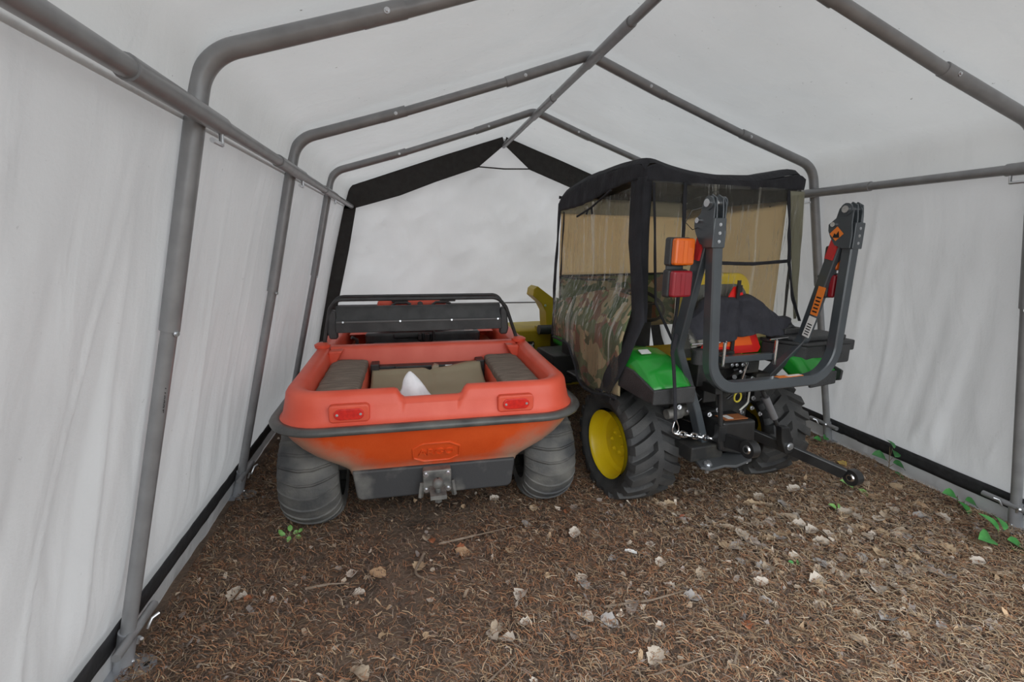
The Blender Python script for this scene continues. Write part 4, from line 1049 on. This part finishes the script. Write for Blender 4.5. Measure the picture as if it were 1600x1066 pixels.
b.tube(helix(-1), .02, 6); b.tube(helix(1), .02, 6); b.build('auger', 'yellow_dirty', sn)
b = MB(); b.prism([(-.335, .99), (-.30, 1.015), (-.14, .90), (-.10, .60), (-.20, .58), (-.215, .78), (-.26, .86), (-.345, .93)], 1, 1.74, 1.90); ch = b.build('chute', 'yellow_dirty', sn, bevel=.006)
b = MB(); b.tube([(-.15, 1.82, .58), (-.15, 1.82, .64)], .13, 24); b.build('chute_collar', 'yellow_dirty', ch)
bolt('bolt', (-.225, 1.735, .84), (0, -1, 0), .008, .01, ch)
b = MB(); b.tube([(-.315, 1.66, .635), (-.13, 1.66, .63)], .042, 20); b.build('chute_motor', 'toolbox_plastic', sn)
b = MB(); b.box((.0, 1.72, .30), (.5, .16, .30)); b.box((-.05, 1.66, .52), (.22, .20, .14)); b.build('gearbox', 'black_dirty', sn, bevel=.02)
# badge: dark square with a white leaping animal
b = MB(); b.prism([(-.375, .435), (-.375, .49), (-.365, .502), (-.31, .502), (-.30, .49), (-.30, .435), (-.31, .425), (-.365, .425)], 1, 1.790, 1.799); bd = b.build('badge', 'ink', hs, smooth=False)
b = MB(); b.prism([(-.365, .468), (-.350, .478), (-.325, .474), (-.314, .492), (-.308, .486), (-.312, .468), (-.320, .460), (-.306, .446), (-.310, .442), (-.326, .452), (-.346, .456), (-.362, .440), (-.366, .444), (-.354, .460)], 1, 1.786, 1.790); b.build('badge_symbol', 'decal_white', bd, smooth=False)
# front frame / brush of the tractor seen under the flap
b = MB(); b.box((-.32, 1.15, .45), (.30, .34, .22)); b.box((-.36, 1.45, .42), (.18, .25, .12)); b.box((-.2, 1.05, .62), (.3, .12, .14)); b.build('loader_frame', 'black_dirty', tr, bevel=.01)

# ================================================================== GROUND LITTER
rng = np.random.default_rng(11)
def vgz(x, y): return np.array([gz(a, b_) for a, b_ in zip(x, y)])
GX = np.linspace(-2.3, 2.3, 231); GY = np.linspace(0, 5.2, 261)
GZ = np.array([[gz(x, y) for x in GX] for y in GY])
def gfast(x, y):
    fx = np.clip((x+2.3)/4.6*230, 0, 229.999); fy = np.clip(y/5.2*260, 0, 259.999); i = fx.astype(int); j = fy.astype(int); a = fx-i; b_ = fy-j
    return GZ[j, i]*(1-a)*(1-b_)+GZ[j, i+1]*a*(1-b_)+GZ[j+1, i]*(1-a)*b_+GZ[j+1, i+1]*a*b_
def needles(n, name, lab, y0, y1, lmin, lmax, wid, pal, zoff=.006, dens=None, xr=(-1.98, 1.98)):
    x = rng.uniform(xr[0], xr[1], n*2); y = y0+(y1-y0)*rng.uniform(0, 1, n*2)**1.25
    if dens is not None:
        keep = rng.uniform(0, 1, n*2) < dens(x, y); x, y = x[keep], y[keep]
    x, y = x[:n], y[:n]; n = len(x)
    a = rng.uniform(0, math.pi, n); L_ = rng.uniform(lmin, lmax, n); bend = rng.uniform(-.6, .6, n); lift = rng.uniform(0, .018, n)+zoff; tilt = rng.normal(0, .12, n)
    w = wid*rng.uniform(.6, 1.4, n)
    V = np.zeros((n, 6, 3))
    for k, t in enumerate((-.5, 0, .5)):
        ang = a+bend*t
        px = x+np.cos(ang)*L_*t; py = y+np.sin(ang)*L_*t
        pz = gfast(px, py)+lift+tilt*L_*t+(0.006*(1-4*t*t))
        pz = np.maximum(pz, gfast(px, py)+.0015)
        nx_, ny_ = -np.sin(ang), np.cos(ang)
        V[:, 2*k] = np.stack([px+nx_*w, py+ny_*w, pz], 1); V[:, 2*k+1] = np.stack([px-nx_*w, py-ny_*w, pz+w*.4], 1)
    lim = XG-.015
    V[:, :, 0] = np.clip(V[:, :, 0], -lim, lim)
    base = np.arange(n)[:, None]*6
    F = np.concatenate([base+np.array([[0, 1, 3, 2]]), base+np.array([[2, 3, 5, 4]])], 1).reshape(-1)
    me = bpy.data.meshes.new(name); me.vertices.add(n*6); me.vertices.foreach_set('co', V.reshape(-1))
    me.loops.add(len(F)); me.loops.foreach_set('vertex_index', F.astype(np.int32)); me.polygons.add(n*2)
    me.polygons.foreach_set('loop_start', np.arange(n*2, dtype=np.int32)*4)
    me.update(calc_edges=True)
    pal = np.array(pal); ci = rng.integers(0, len(pal), n); c = pal[ci]*rng.uniform(.6, 1.35, (n, 1))
    ca = me.color_attributes.new('tone', 'FLOAT_COLOR', 'POINT'); cc_ = np.ones((n, 6, 4)); cc_[:, :, :3] = c[:, None, :]
    ca.data.foreach_set('color', cc_.reshape(-1)); me.materials.append(MATS['needle_attr'])
    o = bpy.data.objects.new(name, me); COL.objects.link(o); return tag(o, lab, 'needles', kind='stuff')
def path_mask(x, y):     # bare soil strip behind the orange vehicle
    return np.clip(1-np.exp(-(((x+1.0+(2.2-y)*.15)/.30)**2))*(.75)*np.clip((y-1.0)/.8, 0, 1), .12, 1)
red = [(.32, .15, .08), (.25, .125, .07), (.40, .21, .115), (.15, .10, .07), (.18, .125, .095), (.36, .25, .16), (.26, .20, .16)]
needles(140000, 'pine_needles', 'thick mat of fallen brown pine needles on the ground', .55, 4.95, .018, .055, .0010, red, dens=path_mask)
needles(30000, 'dry_grass_litter', 'pale straw and short dry stalks scattered over the pine needles', .55, 4.6, 0.012, .060, .0010, [(.44, .32, .20), (.36, .25, .15), (.50, .40, .29)], zoff=.012,
        dens=lambda x, y: np.clip(.25+.75*((x > .0)*1.0)*np.clip((x+.2)/1.0, 0, 1), 0, 1)*path_mask(x, y))
# crumbs of bark and leaf fragments
def chips(n, name, lab, smin, smax, pal, dens, y0=.6, y1=4.6, cat='leaf litter', curl=.35):
    x = rng.uniform(-1.95, 1.95, n*3); y = y0+(y1-y0)*rng.uniform(0, 1, n*3)**1.3
    keep = rng.uniform(0, 1, n*3) < dens(x, y); x, y = x[keep][:n], y[keep][:n]; n = len(x)
    s_ = rng.uniform(smin, smax, n); a = rng.uniform(0, 2*math.pi, n); K = 6
    el = rng.uniform(.25, .8, n); V = np.zeros((n, K+1, 3)); tiltx = rng.normal(0, curl, n); tilty = rng.normal(0, curl, n)
    z0 = gfast(x, y)+.012+rng.uniform(0, .010, n); V[:, 0] = np.stack([x, y, z0-.15*s_*0], 1)
    for k in range(K):
        t = 2*math.pi*k/K; r = s_*rng.uniform(.30, 1.25, n); dx = r*np.cos(t); dy = r*np.sin(t)*el; dx, dy = dx*np.cos(a)-dy*np.sin(a), dx*np.sin(a)+dy*np.cos(a)
        V[:, k+1] = np.stack([x+dx, y+dy, z0+dx*tiltx+dy*tilty+rng.uniform(-.15, .55, n)*s_*.6], 1)
    V[:, :, 0] = np.clip(V[:, :, 0], -XG+.02, XG-.02)
    base = np.arange(n)[:, None]*(K+1)
    F = np.concatenate([base+np.array([[0, k+1, (k+1) % K+1]]) for k in range(K)], 1).reshape(-1)
    me = bpy.data.meshes.new(name); me.vertices.add(n*(K+1)); me.vertices.foreach_set('co', V.reshape(-1))
    me.loops.add(len(F)); me.loops.foreach_set('vertex_index', F.astype(np.int32)); me.polygons.add(n*K); me.polygons.foreach_set('loop_start', np.arange(n*K, dtype=np.int32)*3)
    me.update(calc_edges=True)
    pal = np.array(pal); c = pal[rng.integers(0, len(pal), n)]*rng.uniform(.7, 1.25, (n, 1))
    ca = me.color_attributes.new('tone', 'FLOAT_COLOR', 'POINT'); cc_ = np.ones((n, K+1, 4)); cc_[:, :, :3] = c[:, None, :]
    ca.data.foreach_set('color', cc_.reshape(-1)); me.materials.append(MATS['leaf_attr'])
    o = bpy.data.objects.new(name, me); COL.objects.link(o); return tag(o, lab, cat, kind='stuff')
leafpal = [(.42, .34, .26), (.52, .44, .36), (.33, .25, .18), (.30, .25, .22), (.46, .32, .20), (.24, .20, .18)]
rightd = lambda x, y: np.clip(.10+.9*np.exp(-(((x-.95)/.75)**2+((y-1.75)/.55)**2)), 0, 1)
chips(7500, 'leaf_fragments', 'broken pale leaf fragments strewn thickest on the right side', .007, .022, leafpal, rightd)
chips(22000, 'bark_crumbs', 'small dark bark and cone crumbs among the needles', .004, .012, [(.08, .05, .035), (.13, .08, .055), (.20, .125, .09), (.05, .036, .03)], lambda x, y: np.full_like(x, .6))

# single larger dry leaves
def leaf_mesh(seed, size, col):
    rr = random.Random(seed); b = MB(); cu = rr.uniform(-1, 1); cv = rr.uniform(.3, 1.2); tw = rr.uniform(-.5, .5)
    def fn(u_, v_):
        t = v_; w = math.sin(math.pi*min(1, t**.8))**.7*.40*(1+.16*math.sin(t*22+seed)); x = (u_-.5)*2*w
        z = .35*cv*x*x*2+.22*cu*(t-.5)**2*2+.10*nz(x*4, t*4, seed)+abs(x)*.25*cv + tw*x*(t-.5)
        return (x*size, (t-.5)*size*1.15, (z+.12)*size)
    b.grid(fn, 6, 8)
    me = bpy.data.meshes.new('dry_leaf'); me.from_pydata(b.v, [], b.f); me.polygons.foreach_set('use_smooth', [True]*len(b.f))
    mt = mat('leafc%d' % seed, col, .8, c2=tuple(c*.7 for c in col), scale=40); me.materials.append(mt); return me
LM = [leaf_mesh(k, 1.0, c) for k, c in enumerate([(.50, .42, .34), (.42, .33, .24), (.60, .52, .44), (.33, .27, .23), (.44, .28, .16), (.38, .35, .33), (.52, .38, .24)])]
LR = [leaf_mesh(20+k, 1.0, c) for k, c in enumerate([(.36, .10, .05), (.42, .15, .07)])]
random.seed(3)
spots = [(-1.72, 1.83), (-1.69, 1.80), (-.745, 1.41), (-.72, 1.44), (-.70, 1.38), (-.62, 1.44), (-.25, 1.93), (-1.2, 1.35), (-.95, 2.05), (.2, 1.55), (.05, 1.65)]
def put_leaf(me, x, y, s_, lab, grp, name='dry_leaf'):
    if grp == 'fallen dry leaves':
        if x > .35 and y > 1.3: lab, grp = 'curled pale dry leaf in the litter patch in front of the tractor', 'dry leaves in the pale litter patch'
        elif x < -1.0: lab, grp = 'pale dry leaf on the needles left, beside the tent wall', 'dry leaves near the left wall'
        elif y < 1.3: lab, grp = 'curled pale dry leaf near the bottom edge of the picture', 'dry leaves in the foreground'
        else: lab, grp = 'pale dry leaf on brown needles behind the two vehicles', 'dry leaves behind the vehicles'
    o = bpy.data.objects.new(name, me); COL.objects.link(o); o.location = (x, y, gz(x, y)+.010); o.rotation_euler = (random.uniform(-.25, .25), random.uniform(-.25, .25), random.uniform(0, 6.28)); o.scale = (s_, s_, s_)
    tag(o, lab, 'leaf', grp); return o
for x, y in spots: put_leaf(random.choice(LM[:3]), x, y, random.uniform(.05, .075), 'dry pale leaf lying curled on the pine needles', 'fallen dry leaves')
k = 0
while k < 255:
    if random.random() < .62: x, y = random.gauss(.95, .42), random.gauss(1.68, .30)
    else: x, y = random.uniform(-1.7, 1.8), random.uniform(.75, 2.6)
    if abs(x) > 1.85 or y < .7 or (x < -.6 and y > 2.0) or (x < -.9 and random.random() < .6): continue
    put_leaf(random.choice(LM), x, y, random.uniform(.035, .078), 'dry pale leaf lying curled on the pine needles', 'fallen dry leaves'); k += 1
for x, y in [(-.93, 2.03), (-.22, 2.12), (1.45, 1.45), (.2, 1.28), (.05, 2.2), (-1.66, 1.80), (-.8, 1.95), (.62, 1.35), (.35, 1.95)]:
    put_leaf(random.choice(LR), x, y, random.uniform(.035, .05), 'dry rust-red leaf on the brown needles', 'rust-red dead leaves')
# twigs
def twig(pts, r, lab, m_='twig'):
    P = [Vector((x, y, gz(x, y)+z)) for x, y, z in pts]
    b = MB(); Q = fillet(P, .05, 3) if len(P) > 2 else P
    b.tube(Q, [lerp(r, r*.5, i/(len(Q)-1)) for i in range(len(Q))], 7); o = b.build('twig', m_, None); return tag(o, lab, 'twig')
twig([(-.90, 1.99, .02), (-.72, 2.00, .026), (-.52, 2.04, .02)], .006, 'straight pale twig lying behind the orange vehicle hitch')
twig([(-.97, 1.93, .018), (-1.02, 1.80, .02), (-.93, 1.72, .018)], .007, 'bent grey twig shaped like a hook left of the middle', 'twig')
twig([(-1.45, 1.80, .02), (-1.36, 1.81, .024), (-1.28, 1.80, .02)], .006, 'short pale twig on bare soil at the left')
twig([(-.30, 1.46, .02), (-.10, 1.45, .024), (.05, 1.47, .02), (.12, 1.49, .02)], .005, 'long thin grey twig lying across the bottom middle')
twig([(-.82, 1.22, .02), (-.66, 1.33, .024)], .004, 'thin straw coloured stick at the bottom centre')
twig([(-.26, 1.15, .02), (-.02, 1.17, .026)], .004, 'pale straight straw lying near the bottom edge')
twig([(.03, 1.13, .02), (.14, 1.24, .024)], .006, 'short split pale stick at the lower right of centre')
twig([(.10, 2.12, .02), (.22, 1.98, .022), (.23, 1.86, .02)], .005, 'dark curved twig in front of the left tractor tyre', 'twig_dark')
twig([(.98, 2.12, .02), (1.25, 2.04, .022), (1.60, 1.98, .02)], .0035, 'thin pale stalk arching in front of the right tractor tyre')
twig([(1.50, 1.55, .018), (1.62, 1.68, .022)], .0035, 'thin tan stalk lying near the right tent wall')
# seedlings
def seedling(x, y, leaves, h, lab, m_='leaf_green', stem='stem_brown'):
    t = empty('seedling', lab, 'plant', (x, y, gz(x, y)))
    b = MB()
    mx = max(l[2] for l in leaves)
    b.tube([(0, 0, -.005), (.004, .0, h*.5), (leaves[0][0]*.3, leaves[0][1]*.3, max(mx, .02))], [.003, .0025, .0015], 6)
    for lx, ly, lz, *_ in leaves: b.tube([(0, 0, lz*.7), (lx*.5, ly*.5, lz*.95)], .0014, 5)
    b.build('stem', stem, t)
    for lx, ly, lz, sz, ang in leaves:
        m__ = MB()
        def fn(u_, v_):
            w = math.sin(math.pi*v_**.85)**.8*.33; xx = (u_-.5)*2*w*(1+.05*math.sin(v_*40)); zz = abs(xx)*.35-.35*(v_-.4)**2
            return (xx*sz, (v_-.0)*sz-.2*sz, zz*sz)
        m__.grid(fn, 6, 10); lo = m__.build('leaf', m_, t); lo.location = (lx*.75, ly*.75, lz); lo.rotation_euler = (Matrix.Rotation(R(30), 3, 'Z') @ Matrix.Rotation(R(38), 3, 'X') @ Matrix.Rotation(R(ang-30), 3, 'Z')).to_euler()
    return t
seedling(1.49, 2.00, [(-.045, 0, .05, .085, 60), (.035, -.02, .02, .09, 215)], .04, 'two-leaf lime green seedling below the tip of the tractor lower link', 'leaf_lime')
seedling(1.86, 2.60, [(-.02, 0, .04, .07, 80), (.03, 0, .05, .07, -60)], .04, 'small green sprout at the foot of the right wall beside the frame leg', 'leaf_green')
seedling(1.86, 2.12, [(-.06, 0, .13, .11, 80), (.01, 0, .20, .07, 0), (.05, 0, .14, .09, -40), (.05, -.02, .09, .10, -110), (.08, -.02, .02, .08, -150)], .16, 'dark green seedling with five leaves against the right wall', 'leaf_dark')
seedling(1.87, 1.74, [(-.04, 0, .09, .10, 80), (.0, -.02, .05, .10, 180), (.07, -.02, .06, .09, -110)], .07, 'three-leaf green seedling in front of the right wall skirt', 'leaf_green')
seedling(1.72, 1.46, [(-.07, .0, .05, .115, 95), (-.01, .02, .09, .10, 20), (.05, .02, .09, .09, -20), (.05, -.04, .04, .10, -120), (.03, -.08, .01, .10, 190)], .08, 'broad-leaved bright green seedling at the right edge', 'leaf_green')
seedling(1.20, 1.85, [(-.01, 0, .03, .05, 60), (.02, 0, .03, .05, -60)], .03, 'tiny pale green sprout among the leaf litter', 'leaf_lime')
seedling(.63, 1.52, [(-.01, 0, .02, .03, 60), (.02, 0, .02, .03, -60)], .02, 'minute green sprout in the needles at lower right', 'leaf_green')
wd = seedling(-1.60, 2.20, [(-.03, 0, .02, .032, 70), (.03, .01, .02, .03, -50), (.0, .03, .03, .035, 10), (.01, -.03, .02, .03, 170), (.05, -.02, .015, .032, -100), (-.05, .02, .02, .03, 40), (.06, .02, .02, .026, -20)], .02, 'low green weed beside the left tyre of the orange vehicle', 'leaf_lime')
yl = leaf_mesh(40, 1.0, (.70, .48, .10))
put_leaf(yl, 1.71, 2.30, .07, 'yellow leaf on the ground behind the tractor lower link', None)
put_leaf(yl, 1.62, 2.36, .06, 'yellow leaf lying nearer the right tractor tyre', None)
b = MB(); b.box((0, 0, 0), (.055, .012, .004), (.1, .05, -.5)); b.box((.004, .006, .003), (.03, .003, .003), (.1, .05, -.5)); o = b.build('paper_scrap', 'decal_white', None, smooth=False); o.location = (-.04, 1.754, gz(-.04, 1.754)+.022)
tag(o, 'small white plastic strip lying among leaves at the middle', 'litter')
# pebbles
for x, y, s_, lab in [(-1.95+.13, 2.60, .012, 'small grey pebble beside the left frame foot'), (1.30, 1.28, .016, 'reddish pebble at the lower right')]:
    b = MB(); b.lathe([(-.6*s_, .001), (-.5*s_, .6*s_), (0, s_), (.5*s_, .6*s_), (.6*s_, .001)], 2, 10); o = b.build('pebble', 'stone', None); o.location = (x, y, gz(x, y)+.008); tag(o, lab, 'pebble')
